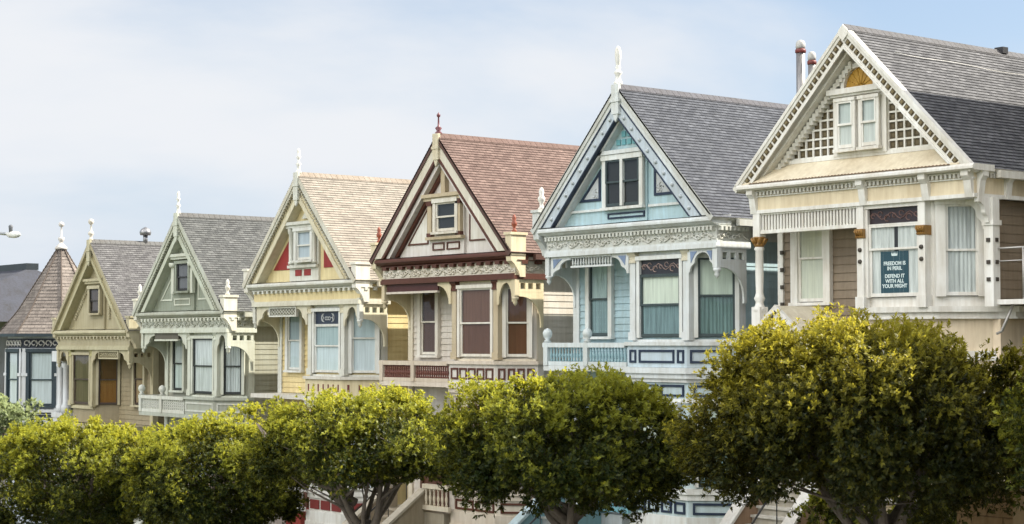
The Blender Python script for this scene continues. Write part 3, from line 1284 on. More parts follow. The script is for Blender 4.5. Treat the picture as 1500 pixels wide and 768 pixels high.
def deco_olive(H, g, c):
    tr = c['trim']
    window_bay(H, g, -1.15, .35, ZF + .02, -1.6, c['gable'], .44)
    window(H, (0, .44, 0), -.72, .1, -2.75, -1.85, c['casing'], c['dark'], ('blind', (.06, .045, .04)), None, cw=.12, split=.5)
    hood(H, g, -1.18, .55, -1.56, tr, .25)
    mb = H.mb()
    for k in range(12):
        z = -3.0 + k * .095
        mb.box(.62, .72, .44, .53, z, z + .05)
        x = -1.28 - (11 - k) * .09
        mb.box(x - .05, x + .03, .44, .53, z, z + .05)
    mb.build('shell_edging', c['casing'], g)
    mb = H.mb()
    mb.poly([(-.42, -1.3), (.42, -1.3), (0, -.86)], .46, .53)
    mb.build('peak_panel', c['olive'], g)


# ------------------------------------------------------------------ the five middle houses
def P(r, g, b, rough=.5, dirt=.2):
    return paint((r, g, b), rough, dirt)


gab2 = P(.40, .555, .615)

# --- blue house
tr2 = P(.65, .69, .70)
lav = P(.5, .575, .65)
nav = P(*NAVY, .45, .1)
darksash = P(.05, .072, .078, .4)
blue = dict(gdx=.22,
    trim=tr2, body=P(.40, .55, .61), gable=gab2, line=nav, casing=P(.7, .73, .72), sash=darksash, sash2=darksash,
    silver=P(.5, .53, .55), tile=P(.16, .4, .46), bx=-.08,
    roof=shingle((.108, .114, .13), (.074, .079, .093), 'grey_shingles'), ridge=P(.1, .1, .115, .9), roofedge=P(.55, .57, .55),
    rake=[(.03, .36, -.02, .14, tr2, 'bargeboard'), (.34, .39, -.035, .1, nav, 'dark_strip'), (.39, .76, -.01, .34, lav, 'lavender_band'), (.75, .8, -.03, .1, nav, 'dark_strip'), (.0, .06, -.05, .1, P(.6, .62, .6), 'edge_strip'), (.8, .88, .1, .34, tr2, 'soffit_board')],
    rakeboss=(.575, P(.55, .62, .68), 9), king=(.72, tr2), finial=('tall', P(.8, .8, .77)),
    gdeco=deco_blue, frieze=P(.56, .58, .55), cornice=tr2, archi=tr2, dentil=P(.62, .64, .6), dent=(.07, .06), carved=P(.6, .61, .57),
    screen=('spindle', tr2, None), spandrel=P(.2, .27, .42), lobes=True, capital=P(.62, .58, .46), ears='left', ear=tr2, earfin=('short', P(.8, .8, .77), 1.15),
    win=[(('curtain', (.42, .52, .5)), ('curtain', (.24, .33, .34))), (('blind', (.64, .68, .58)), ('curtain', (.2, .29, .3))), (('blind', (.58, .65, .55)), ('curtain', (.18, .27, .27)))],
    split=.52, transom=(.38, P(.03, .03, .04, .3), P(.3, .22, .2), 'vine'),
    apron=('frames', nav, ((0, .15), (.17, .83), (.85, 1.0)), 1), apronc=P(.5, .6, .66), balus=(P(.3, .47, .53), 12, 'turned', None), knob=True, rail=P(.62, .68, .69),
    lowbody=P(.48, .59, .62), lowline=nav, lowtrim=P(.7, .72, .7), ledge=P(.64, .68, .68), lowrail=P(.2, .42, .48),
    steps=dict(tread=P(.5, .52, .5), riser=P(.4, .44, .46), cheek=P(.17, .31, .35), cap=P(.46, .58, .62), newel=P(.42, .56, .62)))
lady('blue_house', -.1, 6.40, 'pale blue gabled house with white trim, lavender rake bands and tall white finial', blue)

# --- cream and maroon house
mar = P(.095, .032, .02)
crm = P(.68, .64, .58)
tan = P(.5, .42, .29)
rust = P(.3, .085, .05)
cream = dict(gdx=.24,
    trim=P(.64, .58, .46), body=P(.62, .58, .52), gable=P(.66, .63, .6), line=mar, tan=tan, cream=P(.68, .66, .6), casing=P(.7, .67, .6), sash=P(.7, .67, .6), bx=.1,
    roof=shingle((.195, .138, .12), (.145, .1, .088), 'pink_shingles'), ridge=P(.15, .098, .085, .9), roofedge=P(.1, .05, .04),
    rake=[(.06, .56, -.02, .14, P(.66, .63, .54), 'bargeboard'), (-.0, .06, -.05, .1, mar, 'edge_strip'), (.56, .68, -.03, .12, mar, 'maroon_strip'), (.68, .86, .06, .34, P(.68, .65, .63), 'soffit_board')],
    king=(.72, P(.62, .56, .42)), finial=('iron', P(.16, .05, .06, .4)), gdeco=deco_cream,
    frieze=P(.6, .56, .48), cornice=mar, archi=mar, dentil=mar, dent=(.2, .2), carved=P(.66, .62, .54), screen=('solid', P(.07, .02, .02), P(.6, .55, .48)),
    capital=mar, post=tan, noleft=True, brk=P(.66, .58, .4), sidebrk=P(.7, .62, .42), bh=.62, lobes=False, pend=P(.6, .52, .36), ear=P(.74, .66, .48), earfin=('short', rust, .9),
    win=[(('blind', (.085, .052, .045)), ('blind', (.09, .05, .04))), (('blind', (.15, .08, .058)), ('blind', (.125, .06, .04))), (('blind', (.13, .062, .043)), ('blind', (.125, .05, .028)))],
    split=.49, apron=('frames', mar, 5, 4), apronc=P(.64, .61, .56), balus=(P(.16, .06, .045), 15, 'turned', None), rail=P(.6, .52, .42),
    lowbody=P(.62, .57, .48), lowline=mar, lown=2, lowtrim=P(.62, .55, .46), ledge=P(.64, .57, .48),
    steps=dict(tread=P(.42, .37, .29), riser=P(.34, .3, .23), cheek=P(.33, .28, .2), cap=P(.46, .42, .34), newel=P(.3, .16, .09)))
lady('cream_house', -7.67, 5.88, 'cream gabled house with maroon trim, maroon balusters and pinkish brown shingle roof', cream)

# --- yellow house
yel = P(.68, .56, .29)
tr4 = P(.62, .63, .58)
red = P(.27, .028, .026)
yellow = dict(gdx=.36,
    trim=tr4, body=yel, gable=P(.67, .575, .33), red=red, casing=P(.68, .69, .66), sash=P(.66, .67, .64), bx=0,
    roof=shingle((.305, .272, .232), (.268, .24, .206), 'beige_shingles', .42, .11), ridge=P(.28, .24, .2, .9), roofedge=P(.6, .58, .5),
    rake=[(.0, .3, -.02, .14, tr4, 'bargeboard'), (.3, .62, .05, .2, P(.62, .56, .38), 'cream_band'), (.62, .84, -.01, .34, P(.64, .6, .45), 'inner_board')],
    rakedent=(.36, P(.4, .38, .3), .07), king=(.85, tr4), finial=('slim', P(.78, .78, .75)), gdeco=deco_yellow,
    frieze=P(.70, .59, .33), cornice=tr4, archi=P(.64, .62, .52), dentil=tr4, dent=(.11, .17), screen=('lattice', tr4, P(.3, .29, .22)),
    capital=P(.62, .58, .44), brk=P(.66, .63, .5), sidebrk=P(.72, .68, .52), bh=.6, ear=P(.8, .79, .73), earfin=None,
    win=[(('blind', (.3, .37, .38)), ('blind', (.5, .57, .6))), (('blind', (.36, .45, .46)), ('blind', (.58, .65, .67))), (('blind', (.5, .58, .62)), ('blind', (.62, .68, .72)))],
    split=.56, transom=(.42, P(.02, .03, .06, .3), P(.6, .62, .62), 'scroll'),
    apron=('slots', P(.14, .03, .03), 7, 3), apronc=P(.66, .58, .38), balus=None, ledge=P(.64, .62, .56),
    lowbody=P(.64, .64, .6), lowfill=P(.17, .022, .02), lowline=red, lown=3, lowtrim=P(.68, .68, .65), lowrail=P(.72, .72, .7),
    steps=dict(tread=P(.5, .48, .42), riser=P(.3, .05, .04), cheek=P(.68, .67, .62), cap=P(.72, .72, .7), newel=P(.74, .74, .72)))
lady('yellow_house', -15.14, 5.35, 'pale yellow gabled house with red triangle panels and beige shingle roof', yellow)

# --- sage house
sage = P(.27, .30, .245)
tr5 = P(.58, .61, .53)
sagec = dict(gdx=.36,
    trim=tr5, body=P(.34, .345, .28), gable=sage, olive=P(.2, .2, .13), dark=P(.03, .03, .035), casing=tr5, sash=P(.025, .03, .03), bx=.1,
    roof=shingle((0.136, 0.139, 0.136), (0.090, 0.093, 0.093), 'grey_shingles_b'), ridge=P(.12, .12, .12, .9), roofedge=P(.5, .52, .46),
    rake=[(.0, .32, -.02, .14, P(.5, .53, .45), 'bargeboard'), (.32, .6, .05, .2, P(.24, .25, .19), 'dark_band'), (.6, .84, -.01, .34, P(.52, .56, .47), 'inner_board')],  # recessed rake band in a darker green
    rakedent=(.38, P(.46, .48, .4), .075), king=(.8, tr5), finial=('slim', P(.78, .78, .73)), gdeco=deco_sage,
    frieze=P(.5, .52, .46), cornice=P(.42, .44, .37), archi=tr5, dentil=P(.66, .68, .6), dent=(.11, .14), carved=P(.42, .44, .38),
    screen=('solid', P(.12, .11, .09), tr5), bh=.56, ear=P(.78, .77, .68), earfin=('short', P(.78, .78, .73), 1.0), capital=tr5,
    win=[(('curtain', (.5, .54, .5)), ('curtain', (.52, .58, .56))), (('curtain', (.62, .65, .64)),), (('curtain', (.6, .63, .63)),)],
    apron=('frames', P(.6, .62, .56), 1, 1), apronc=P(.36, .38, .32), balus=(P(.64, .66, .6), 11, 'flat', None), knob=True, rail=P(.6, .62, .56),
    lowbody=P(.36, .38, .31), lowline=tr5, lowtrim=tr5, ledge=P(.42, .45, .39),
    steps=dict(tread=P(.4, .4, .36), riser=P(.34, .34, .3), cheek=P(.4, .42, .36), cap=P(.55, .57, .5), newel=P(.5, .52, .46)))
lady('sage_house', -23.1, 4.53, 'sage green gabled house with pale trim, lace curtains and grey shingle roof', sagec)

# --- olive house
ol = P(.34, .29, .185)
tr6 = P(.46, .42, .28)
olive = dict(gdx=.44,
    trim=tr6, body=P(.30, .255, .165), gable=P(.4, .36, .24), olive=P(.16, .13, .07), dark=P(.03, .025, .02), casing=P(.46, .42, .29), sash=P(.06, .04, .03), bx=0, mirror=True,
    roof=shingle((0.158, 0.155, 0.155), (0.108, 0.105, 0.108), 'grey_shingles_c'), ridge=P(.13, .13, .13, .9), roofedge=P(.42, .38, .26),
    rake=[(.0, .2, -.02, .14, P(.5, .46, .31), 'bargeboard'), (.2, .55, .05, .34, P(.38, .34, .21), 'soffit_board'), (.55, .72, -.01, .34, P(.46, .43, .28), 'inner_board')],
    king=(.8, P(.5, .47, .33)), finial=('ball', P(.66, .62, .55)), gdeco=deco_olive,
    frieze=P(.4, .36, .24), cornice=P(.5, .47, .32), archi=P(.46, .43, .29), dentil=P(.52, .48, .34), dent=(.09, .2), screen=('lattice', tr6, P(.3, .27, .17)),
    bh=.55, ear=P(.52, .48, .34), earfin=None, capital=P(.42, .4, .2),
    win=[(('blind', (.3, .2, .12)),), (('curtain', (.11, .085, .05)),), (('blind', (.1, .045, .015)), ('blind', (.22, .105, .03)))],
    apron=None, balus=None, lowbody=P(.36, .31, .2), lowline=tr6, lowtrim=tr6, ledge=P(.42, .38, .25),
    steps=dict(tread=P(.4, .38, .32), riser=P(.34, .3, .2), cheek=P(.38, .33, .22), cap=P(.46, .42, .3), newel=P(.46, .42, .3)))
h6 = lady('olive_house', -30.09, 3.92, 'olive tan gabled house with amber blind, between the sage house and the turret house', olive)
mb = h6.mb()
mb.box(-.42, .42, 5.2, 13.5, .02, .42)
mb.build('roof_lantern', P(.42, .38, .32, .9), h6.root)
mb = h6.mb()
mb.lathe(0, 2.3, [(.09, -.05), (.09, .28)], 9)
mb.lathe(0, 2.3, [(.2, .28), (.23, .4), (.16, .52), (.02, .6)], 10)
mb.build('roof_vent', metal((.35, .35, .36)), h6.root)
# ------------------------------------------------------------------ the big cream house at the right
def big_house():
    H = House('white_trimmed_house', 7.25, 6.85, 'large cream house with white chequered bargeboards and brown siding, rightmost and nearest')
    H.root.name = 'cream_brown_house'
    R = H.root
    wh, wh2 = P(.78, .77, .73), P(.72, .71, .66)
    cr = P(.74, .64, .46)
    bn = P(.235, .185, .13)
    sq = P(.095, .07, .033)
    gold = P(*GOLD, .35, .25)
    zc = -3.24
    t = 3.24 / 3.26
    # roof
    roof(H, shingle((0.155, 0.155, 0.162), (0.097, 0.097, 0.104), 'grey_shingles_d'), wh2, P(.11, .11, .12, .9), y0=-.04, y1=15, xe=3.34, t=t)
    rf = [o for o in R.children if o.name.startswith('roof')][0]
    for x, y, h, r in ((-2.5, 1.35, 2.35, .105), (-2.2, 1.4, 1.75, .09)):
        mb = H.mb()
        z = -abs(x) * t
        mb.lathe(x, y, [(r, z - .25), (r, z + h)], 12)
        f = mb.build('flue', metal((.3, .29, .29), .5), rf)
        mb = H.mb()
        mb.lathe(x, y, [(r * 1.05, z + h), (r * 1.22, z + h + .02), (r * 1.22, z + h + .08), (r * 1.0, z + h + .1)], 12)
        mb.build('collar', paint((.18, .04, .035), .5, .2, 'rusty_band'), f)
        mb = H.mb()
        mb.lathe(x, y, [(r * .95, z + h + .1), (r * 1.12, z + h + .15), (r * 1.05, z + h + .24), (r * .75, z + h + .29), (.02, z + h + .31)], 12)
        mb.build('cowl', P(.5, .5, .49), f)
    mb = H.mb()
    mb.box(-.1, .14, 5.4, 5.6, -.05, .1)
    mb.build('roof_vent', P(.03, .03, .035), rf)
    mb = H.mb()
    mb.tube([(.62 + .1 * k / 12 + .02 * sin(k), .9 + k * .45, -(.62 + .1 * k / 12 + .02 * sin(k)) * t + .05) for k in range(13)], .007, 5)
    mb.build('roof_cable', P(.7, .7, .68), rf)
    # bargeboards: white with a row of dark squares
    for sg in (-1, 1):
        pr = rake(H, sg, [(.0, .5, -.02, .14, wh, 'bargeboard'), (-.02, .08, -.06, .1, wh, 'edge_strip'), (.44, .5, -.05, .1, wh, 'lower_strip'), (.5, .55, .12, .5, wh2, 'soffit_board')], zc, t)
        mb = H.mb()
        n = 24
        for k in range(n):
            x, z = along_rake(sg, .265, t, (k + .9) / (n + .7), zc)
            a = .06
            c_ = cos(math.atan(t)), sin(math.atan(t))
            pts = [(x + a * (u * c_[0] + v * c_[1] * 0) + 0, 0) for u, v in ((0, 0),)]
            dx, dz = sg * c_[0], -c_[1]
            nx, nz = sg * c_[1], c_[0]
            q = [(x + a * (u * dx + v * nx), z + a * (u * dz + v * nz)) for u, v in ((-1, -1), (1, -1), (1, 1), (-1, 1))]
            mb.poly(q, -.034, -.018)
            q = [(x + a * .55 * (u * dx + v * nx), z + a * .55 * (u * dz + v * nz)) for u, v in ((-1, -1), (1, -1), (1, 1), (-1, 1))]
            mb.poly(q, -.05, -.033, 1)
        mb.build('square_studs', [sq, P(.2, .16, .08)], pr)
        if sg > 0:
            continue
        mb = H.mb()
        for k in range(26):
            x, z = along_rake(sg, .62, t, (k + 1.6) / 27, zc + .3)
            mb.box(x - .045, x + .045, .3, .49, z - .13, z + .03)
        mb.build('soffit_blocks', wh2, pr)
    mb = H.mb()
    mb.poly([(0, .03), (.13, -.1), (.13, -.2), (0, -.33), (-.13, -.2), (-.13, -.1)], -.07, .0)
    mb.build('apex_block', wh, R)
    # gable wall
    H.dx, H.dy = .1, -.12
    mb = H.mb()
    mb.poly([(-3.0, zc), (3.0, zc), (0, -.2)], .62, .72)
    g = mb.build('gable', P(.62, .54, .4), R)
    D = .62
    # brown backing and white lattice, each side of the windows
    for sg, x0 in ((-1, -.78), (1, .70)):
        zb = -2.72
        mb = H.mb()
        top = -D - abs(x0) * t
        xe = (-zb - D) / t
        mb.poly([(x0, zb), (sg * xe, zb), (x0, top)], .6, .622)
        lp = mb.build('lattice_panel', sq, g)
        mb = H.mb()
        k = 0
        while True:
            z = zb + .0 + .2 * k
            x1 = sg * (-z - D) / t
            if abs(x1) - abs(x0) < .08:
                break
            a, b = sorted((x0, x1))
            mb.box(a, b, .565, .602, z - .02, z + .02)
            k += 1
        k = 0
        while abs(x0) + .215 * k < xe - .05:
            x = x0 + sg * .215 * k
            mb.box(x - .02, x + .02, .56, .602, zb - .02, -D - abs(x) * t)
            k += 1
        mb.build('lattice_bars', wh, lp)
        k = 0
        while abs(x0) + .215 * (k + .6) < xe:
            x = x0 + sg * .215 * (k + .5)
            z = zb + .1
            while z < -D - abs(x) * t - .06:
                mb = H.mb()
                mb.box(x - .04, x + .04, .592, .601, z - .035, z + .035)
                mb.build('lattice_stud', P(.14, .11, .06), lp)
                z += .2
            k += 1
    # window pair under a half round
    mb = H.mb()
    mb.box(-.78, .70, .5, .62, -2.76, -1.3)
    sr = mb.build('window_surround', wh, g)
    cx = -.04
    for s0, s1 in ((-.58, -.16), (.08, .5)):
        window(H, (0, .5, 0), s0, s1, -2.6, -1.58, wh, wh, ('blind', (.55, .58, .56)), ('blind', (.62, .63, .6)), cw=.07, proud=.09, sw=.04)
    mb = H.mb()
    mb.box(-.86, .78, .36, .6, -1.42, -1.3)
    mb.box(-.82, .74, .42, .6, -1.47, -1.42)
    mb.build('window_hood', wh, g)
    m = 20
    mb = H.mb()
    out = [(cx + .5 * cos(pi * k / m), -1.3 + .54 * sin(pi * k / m)) for k in range(m + 1)]
    inn = [(cx + .41 * cos(pi * k / m), -1.3 + .44 * sin(pi * k / m)) for k in range(m + 1)]
    mb.poly(out + inn[::-1], .47, .61)
    ar = mb.build('arch_trim', wh, g)
    mb = H.mb()
    mb.poly(inn, .56, .6)
    for k in range(1, 7):
        a = pi * k / 7
        mb.tube([(cx + .06 * cos(a), .555, -1.29 + .06 * sin(a)), (cx + .39 * cos(a), .555, -1.29 + .41 * sin(a))], .012, 5)
    mb.build('sunburst_panel', paint((.5, .29, .05), .35, .25), ar)
    # peak spandrel
    H.dx = H.dy = 0
    # sloping apron below the lattice
    mb = H.mb()
    q = [mb.v(*c_) for c_ in ((-3.02, -.06, zc), (3.02, -.06, zc), (3.02, -.06, zc + .02), (2.42, .44, -2.8), (2.42, .48, -2.76), (-2.42, .48, -2.76), (-2.42, .44, -2.8), (-3.02, -.06, zc + .02), (2.42, .48, zc), (-2.42, .48, zc))]
    for c_ in ((0, 1, 2, 7), (7, 2, 3, 6), (6, 3, 4, 5), (5, 4, 8, 9), (9, 8, 1, 0), (1, 8, 4, 3, 2), (0, 7, 6, 5, 9)):
        mb.f([q[k] for k in c_])
    ap = mb.build('gable_apron', P(.74, .66, .5), R)
    mb = H.mb()
    mb.box(-2.45, 2.6, .4, .48, -2.82, -2.74)
    mb.build('apron_moulding', wh, ap)
    mb = H.mb()
    mb.poly([(-2.8, zc), (2.8, zc)] + [(2.8 - 5.6 * k / 120, zc + (.03 if k % 2 else .012)) for k in range(121)], -.085, -.055)
    mb.build('flashing', P(.2, .13, .08), ap)
    # entablature
    mb = H.mb()
    mb.box(-2.95, 3.2, .18, 1.2, -3.86, -3.26)
    mb.at(3.2, 1.2, 90)
    mb.box(0, 12, .05, .12, -3.86, -3.4)
    en = mb.build('entablature', cr, R)
    mb = H.mb()
    pr_ = [(.62, zc), (-.06, zc), (-.1, zc - .05), (-.1, zc - .1), (-.03, zc - .13), (.62, zc - .13)]
    mb.side(pr_, -3.2, 3.38)
    mb.build('cornice', wh, en)
    mb = H.mb()
    dentils(mb, -2.9, 3.15, .1, .19, -3.49, -3.39, .055, .055)
    mb.box(-2.96, 3.22, .13, .2, -3.39, -3.37)
    mb.box(-2.96, 3.22, .14, .2, -3.53, -3.5)
    mb.at(3.2, .25, 90)
    dentils(mb, 0, 5, -.08, .0, -3.49, -3.39, .055, .055)
    mb.build('dentil_course', wh2, en)
    mb = H.mb()
    mb.box(-2.97, 3.23, .14, 1.2, -3.9, -3.82)
    mb.at(3.23, 1.2, 90)
    mb.box(0, 6, -.03, .1, -3.9, -3.82)
    mb.build('architrave', wh, en)
    for s in (-2.86, .35, 2.02, 3.1):
        mb = H.mb()
        mb.side([(-.02, -3.37), (-.02, -3.47), (.07, -3.56), (.1, -3.75), (.14, -3.9), (.2, -3.9), (.2, -3.37)], s - .09, s + .09)
        mb.build('console', wh, en)
    for y in (.35, 1.25, 2.3):
        mb = H.mb(3.2, y, 90)
        mb.side([(-.16, -3.37), (-.16, -3.47), (-.09, -3.56), (-.06, -3.75), (-.04, -3.9), (.0, -3.9), (.0, -3.37)], -.09, .09)
        mb.build('console', wh, en)
    # walls
    mb = H.mb()
    mb.box(-2.9, 2.9, 1.32, 14.9, -12.25, -3.3)
    siding(mb.at(3.0, 1.2, 90), 0, 13.6, -6.1, -3.9, .19)
    siding(mb.at(-3.0, 14.9, -90), 0, 13.6, -12.25, -3.9, .19)
    siding(mb.at(0, 1.2, 0), -3.0, .3, -6.6, -3.9, .19, lap=.034)
    siding(mb.at(0, 1.2, 0), -3.0, .3, -12.25, -6.75, .19)
    w = mb.build('wall', bn, R)
    mb = H.mb(3.0, .9, 90)
    mb.box(0.32, 13.9, -.03, .2, -12.25, -6.345)
    mb.build('lower_wall', P(.74, .62, .46), R)
    mb = H.mb()
    mb.box(-3.06, -2.9, 1.13, 1.35, -12.25, -3.9)
    mb.build('corner_board', wh, w)
    for z in (-4.75, -5.15, -5.55, -5.95):
        mb = H.mb()
        mb.box(-2.96, -2.87, 1.1, 1.135, z - .045, z + .045)
        mb.build('stud', P(.05, .04, .03), w)
    window(H, (0, 1.2, 0), -2.4, -1.62, -5.9, -4.0, wh, wh, ('blind', (.6, .58, .46)), ('blind', (.62, .62, .52)), cw=.2, split=.52)
    # bay
    by, x1, x2 = .38, .2, 2.0
    mb = H.mb()
    mb.plan([(x1 - .2, 1.25), (x1, by), (x2, by), (x2 + .85, by + .85), (x2 + .85, 1.25)], -6.1, -3.88)
    bay = mb.build('bay', wh, R)
    lw = P(.66, .66, .62)
    w2 = window(H, (0, by, 0), .38, 1.72, -5.86, -3.98, wh, wh, ('gap', (.66, .67, .65)), ('gap', (.68, .69, .67)), cw=.14, split=.665, sill=False,
                transom=(.36, P(.035, .025, .03, .25), P(.16, .09, .08), 'vine'))
    window(H, (x2, by, 45), .24, .9, -5.86, -3.98, wh, wh, ('curtain', (.62, .63, .62)), ('curtain', (.64, .65, .63)), cw=.2, split=.5, sill=False)
    for s in (.22, 1.86):
        mb = H.mb()
        mb.box(s - .09, s + .09, by - .2, by, -6.05, -3.9)
        mb.box(s - .12, s + .12, by - .23, by, -6.1, -5.85)
        p = mb.build('pilaster', wh, R)
        mb = H.mb()
        yc = by - .2
        mb.side([(by, -4.6), (yc - .02, -4.6), (yc - .045, -4.57), (yc - .02, -4.54), (yc - .03, -4.5), (yc - .06, -4.44), (yc - .06, -4.4), (by, -4.4)], s - .105, s + .105)
        for k in range(4):
            a = s - .08 + k * .053
            mb.tube([(a, yc - .015, -4.56), (a, yc - .045, -4.49), (a + (a - s) * .25, yc - .08, -4.44)], [.02, .026, .018], 6)
        mb.build('gilt_capital', gold, p)
        for z in (-4.85, -5.1):
            mb = H.mb()
            n = 10
            c0 = mb.v(s, yc - .045, z)
            r1 = [mb.v(s + .045 * cos(2 * pi * q / n), yc - .03, z + .045 * sin(2 * pi * q / n)) for q in range(n)]
            r2 = [mb.v(s + .05 * cos(2 * pi * q / n), yc + .002, z + .05 * sin(2 * pi * q / n)) for q in range(n)]
            for q in range(n):
                mb.f((c0, r1[q], r1[(q + 1) % n]))
                mb.f((r1[q], r2[q], r2[(q + 1) % n], r1[(q + 1) % n]))
            mb.build('stud', P(.05, .04, .03), p)
    # sill course and base
    mb = H.mb()
    for z0, z1, o in ((-6.2, -6.08, .16), (-6.3, -6.2, .08), (-6.34, -6.3, .12)):
        mb.plan([(x1 - .3 - o, 1.2), (x1 - o, by - o), (x2 + o * .4, by - o), (x2 + .9 + o, by + .9 - o * .4), (3.2 + o, 1.4), (3.2 + o, 8.0), (2.9, 8.0), (2.9, 1.2)], z0, z1)
    mb.build('sill_course', wh2, R)
    mb = H.mb()
    mb.plan([(x1 - .25, 1.24), (x1, by), (x2, by), (x2 + .9, by + .9), (x2 + .9, 1.24)], -12.28, -6.34)
    lb = mb.build('lower_bay', P(.74, .63, .46), R)
    for z0, z1, o in ((-10.2, -10.08, .12), (-7.2, -7.0, .06)):
        mb = H.mb()
        mb.plan([(x1 - .25 - o, 1.24), (x1 - o * .5, by - o), (x2 + o * .4, by - o), (x2 + .9 + o, by + .9 - o * .4), (x2 + .9 + o, 1.24)], z0, z1)
        mb.build('lower_moulding', wh, lb)
    window(H, (0, by, 0), .45, 1.75, -10.0, -7.6, wh, wh, ('curtain', (.6, .6, .58)), sill=False)
    window(H, (x2, by, 45), .3, 1.0, -10.0, -7.6, wh, wh, ('curtain', (.6, .6, .58)), sill=False)
    # porch: spindle screen and turned post
    mb = H.mb()
    mb.box(-2.72, .16, .2, .3, -3.94, -3.88)
    mb.box(-2.72, .16, .19, .31, -4.36, -4.28)
    for k in range(31):
        s = -2.66 + 2.76 * k / 30
        mb.box(s - .024, s + .024, .225, .275, -4.28, -3.94)
    mb.build('spindle_screen', wh, R)
    mb = H.mb()
    pz = [(.12, -6.6), (.12, -6.15), (.15, -6.12), (.15, -6.05), (.1, -5.98), (.09, -5.9), (.13, -5.83), (.1, -5.76), (.085, -5.7), (.095, -5.3), (.09, -4.75), (.12, -4.7), (.1, -4.66), (.1, -4.6)]
    mb.lathe(-2.8, .25, pz, 14)
    mb.box(-2.93, -2.67, .12, .38, -6.6, -6.02)
    mb.box(-2.9, -2.7, .15, .35, -4.44, -3.88)
    pp = mb.build('turned_post', wh, R)
    mb = H.mb()
    mb.lathe(-2.8, .25, [(.1, -4.66), (.13, -4.6), (.1, -4.56), (.15, -4.46), (.17, -4.44), (.1, -4.42)], 12)
    for k in range(8):
        a = k * pi / 4
        mb.tube([(-2.8 + .1 * cos(a), .25 + .1 * sin(a), -4.6), (-2.8 + .15 * cos(a), .25 + .15 * sin(a), -4.52), (-2.8 + .19 * cos(a), .25 + .19 * sin(a), -4.46)], [.03, .035, .02], 6)
    mb.build('gilt_capital', gold, pp)
    mb = H.mb()
    mb.box(-3.0, x1, .12, 1.2, -6.75, -6.6)
    mb.build('porch_floor', wh2, R)
    # right hand post and bracket under the eave
    mb = H.mb()
    mb.box(3.08, 3.3, .64, .86, -6.1, -4.35)
    mb.box(3.05, 3.33, .61, .89, -4.45, -4.35)
    mb.box(3.08, 3.3, .64, .86, -4.35, -3.88)
    rp = mb.build('porch_post', wh, R)
    for z in (-4.75, -5.2, -5.55):
        for bb in ((3.15, 3.23, .61, .642), (3.298, 3.325, .71, .79)):
            mb = H.mb()
            mb.box(*bb, z - .04, z + .04)
            mb.build('stud', P(.05, .04, .03), rp)
    mb = H.mb()
    mb.poly(bracket_pts(3.08, -3.9, .5, .62, -1), .7, .8)
    mb.at(3.2, .64, 90)
    mb.poly(bracket_pts(0, -3.9, .4, .5, -1), -.05, .05)
    mb.build('bracket', wh, R)
    # iron balcony on the side wall
    mb = H.mb()
    mb.box(3.02, 3.95, .75, 4.2, -6.06, -5.96)
    bc = mb.build('side_balcony', wh, R)
    rail = metal((.62, .6, .57), .5, 'pale_iron')
    mb = H.mb()
    for z, r in ((-4.92, .022), (-5.18, .014)):
        mb.tube([(3.1, .8, z), (3.9, .8, z), (3.9, 4.15, z)], r)
    for x, y in [(3.12, .8), (3.9, .8)] + [(3.9, .8 + k * .67) for k in range(1, 6)]:
        mb.tube([(x, y, -5.96), (x, y, -4.92)], .018)
    for k in range(22):
        mb.tube([(3.9, .95 + k * .15, -5.96), (3.9, .95 + k * .15, -5.18)], .008, 4)
    mb.build('railing', rail, bc)
    for y in (1.0, 3.2):
        mb = H.mb()
        mb.tube([(3.5, y, -6.06), (3.22, y, -6.6), (3.1, y, -6.65)], .03)
        mb.build('strut', rail, bc)
    mb = H.mb()
    mb.box(3.5, 3.62, 2.0, 2.12, -5.96, -5.1)
    mb.box(3.46, 3.66, 1.96, 2.16, -5.12, -5.04)
    mb.build('balcony_post', wh, bc)
    # little entry portico with a latticed gablet
    yp, zc2 = -.45, -6.1
    cxp = -1.62
    mb = H.mb()
    for sg in (-1, 1):
        mb.poly([(cxp, zc2 + .08), (cxp + sg * .74, zc2 - .53), (cxp + sg * .74, zc2 - .537), (cxp, zc2 + .0)], yp, 1.19)
    po = mb.build('portico', P(.72, .66, .52), R)
    mb = H.mb()
    for sg in (-1, 1):
        mb.poly([(cxp, zc2 + .1), (cxp + sg * .8, zc2 - .55), (cxp + sg * .66, zc2 - .55), (cxp, zc2 - .02)], yp - .07, yp + .02)
    mb.box(cxp - .76, cxp + .76, yp - .06, 1.1, zc2 - .68, zc2 - .56)
    mb.build('portico_trim', wh, po)
    mb = H.mb()
    mb.poly([(cxp - .62, zc2 - .56), (cxp + .62, zc2 - .56), (cxp, zc2 - .04)], yp + .06, yp + .08)
    mb.build('portico_back', P(.3, .25, .18), po)
    mb = H.mb()
    for k in range(-4, 5):
        x = cxp + k * .125
        mb.box(x - .02, x + .02, yp + .03, yp + .062, zc2 - .58, zc2 - .06 - abs(k) * .102)
    for k in range(5):
        z = zc2 - .56 + k * .115
        hw = (zc2 - .06 - z) / .83
        mb.box(cxp - hw, cxp + hw, yp + .02, yp + .06, z - .022, z + .022)
    mb.box(cxp - .1, cxp + .1, yp, yp + .06, zc2 - .62, zc2 - .1)
    mb.build('portico_lattice', wh, po)
    for sg in (-1, 1):
        mb = H.mb()
        mb.lathe(cxp + sg * .75, yp + .15, [(.1, -9.2), (.1, -8.9), (.07, -8.8), (.08, -7.2), (.11, -7.1), (.11, -6.85)], 10)
        mb.build('portico_post', wh, po)
    mb = H.mb()
    mb.box(cxp - .5, cxp + .5, 1.1, 1.172, -9.2, -7.1)
    mb.ring([(cxp - .62, -9.2), (cxp + .62, -9.2), (cxp + .62, -6.9), (cxp - .62, -6.9)], .12, 1.04, 1.178)
    mb.build('door', P(.12, .06, .03), R)
    mb = H.mb()
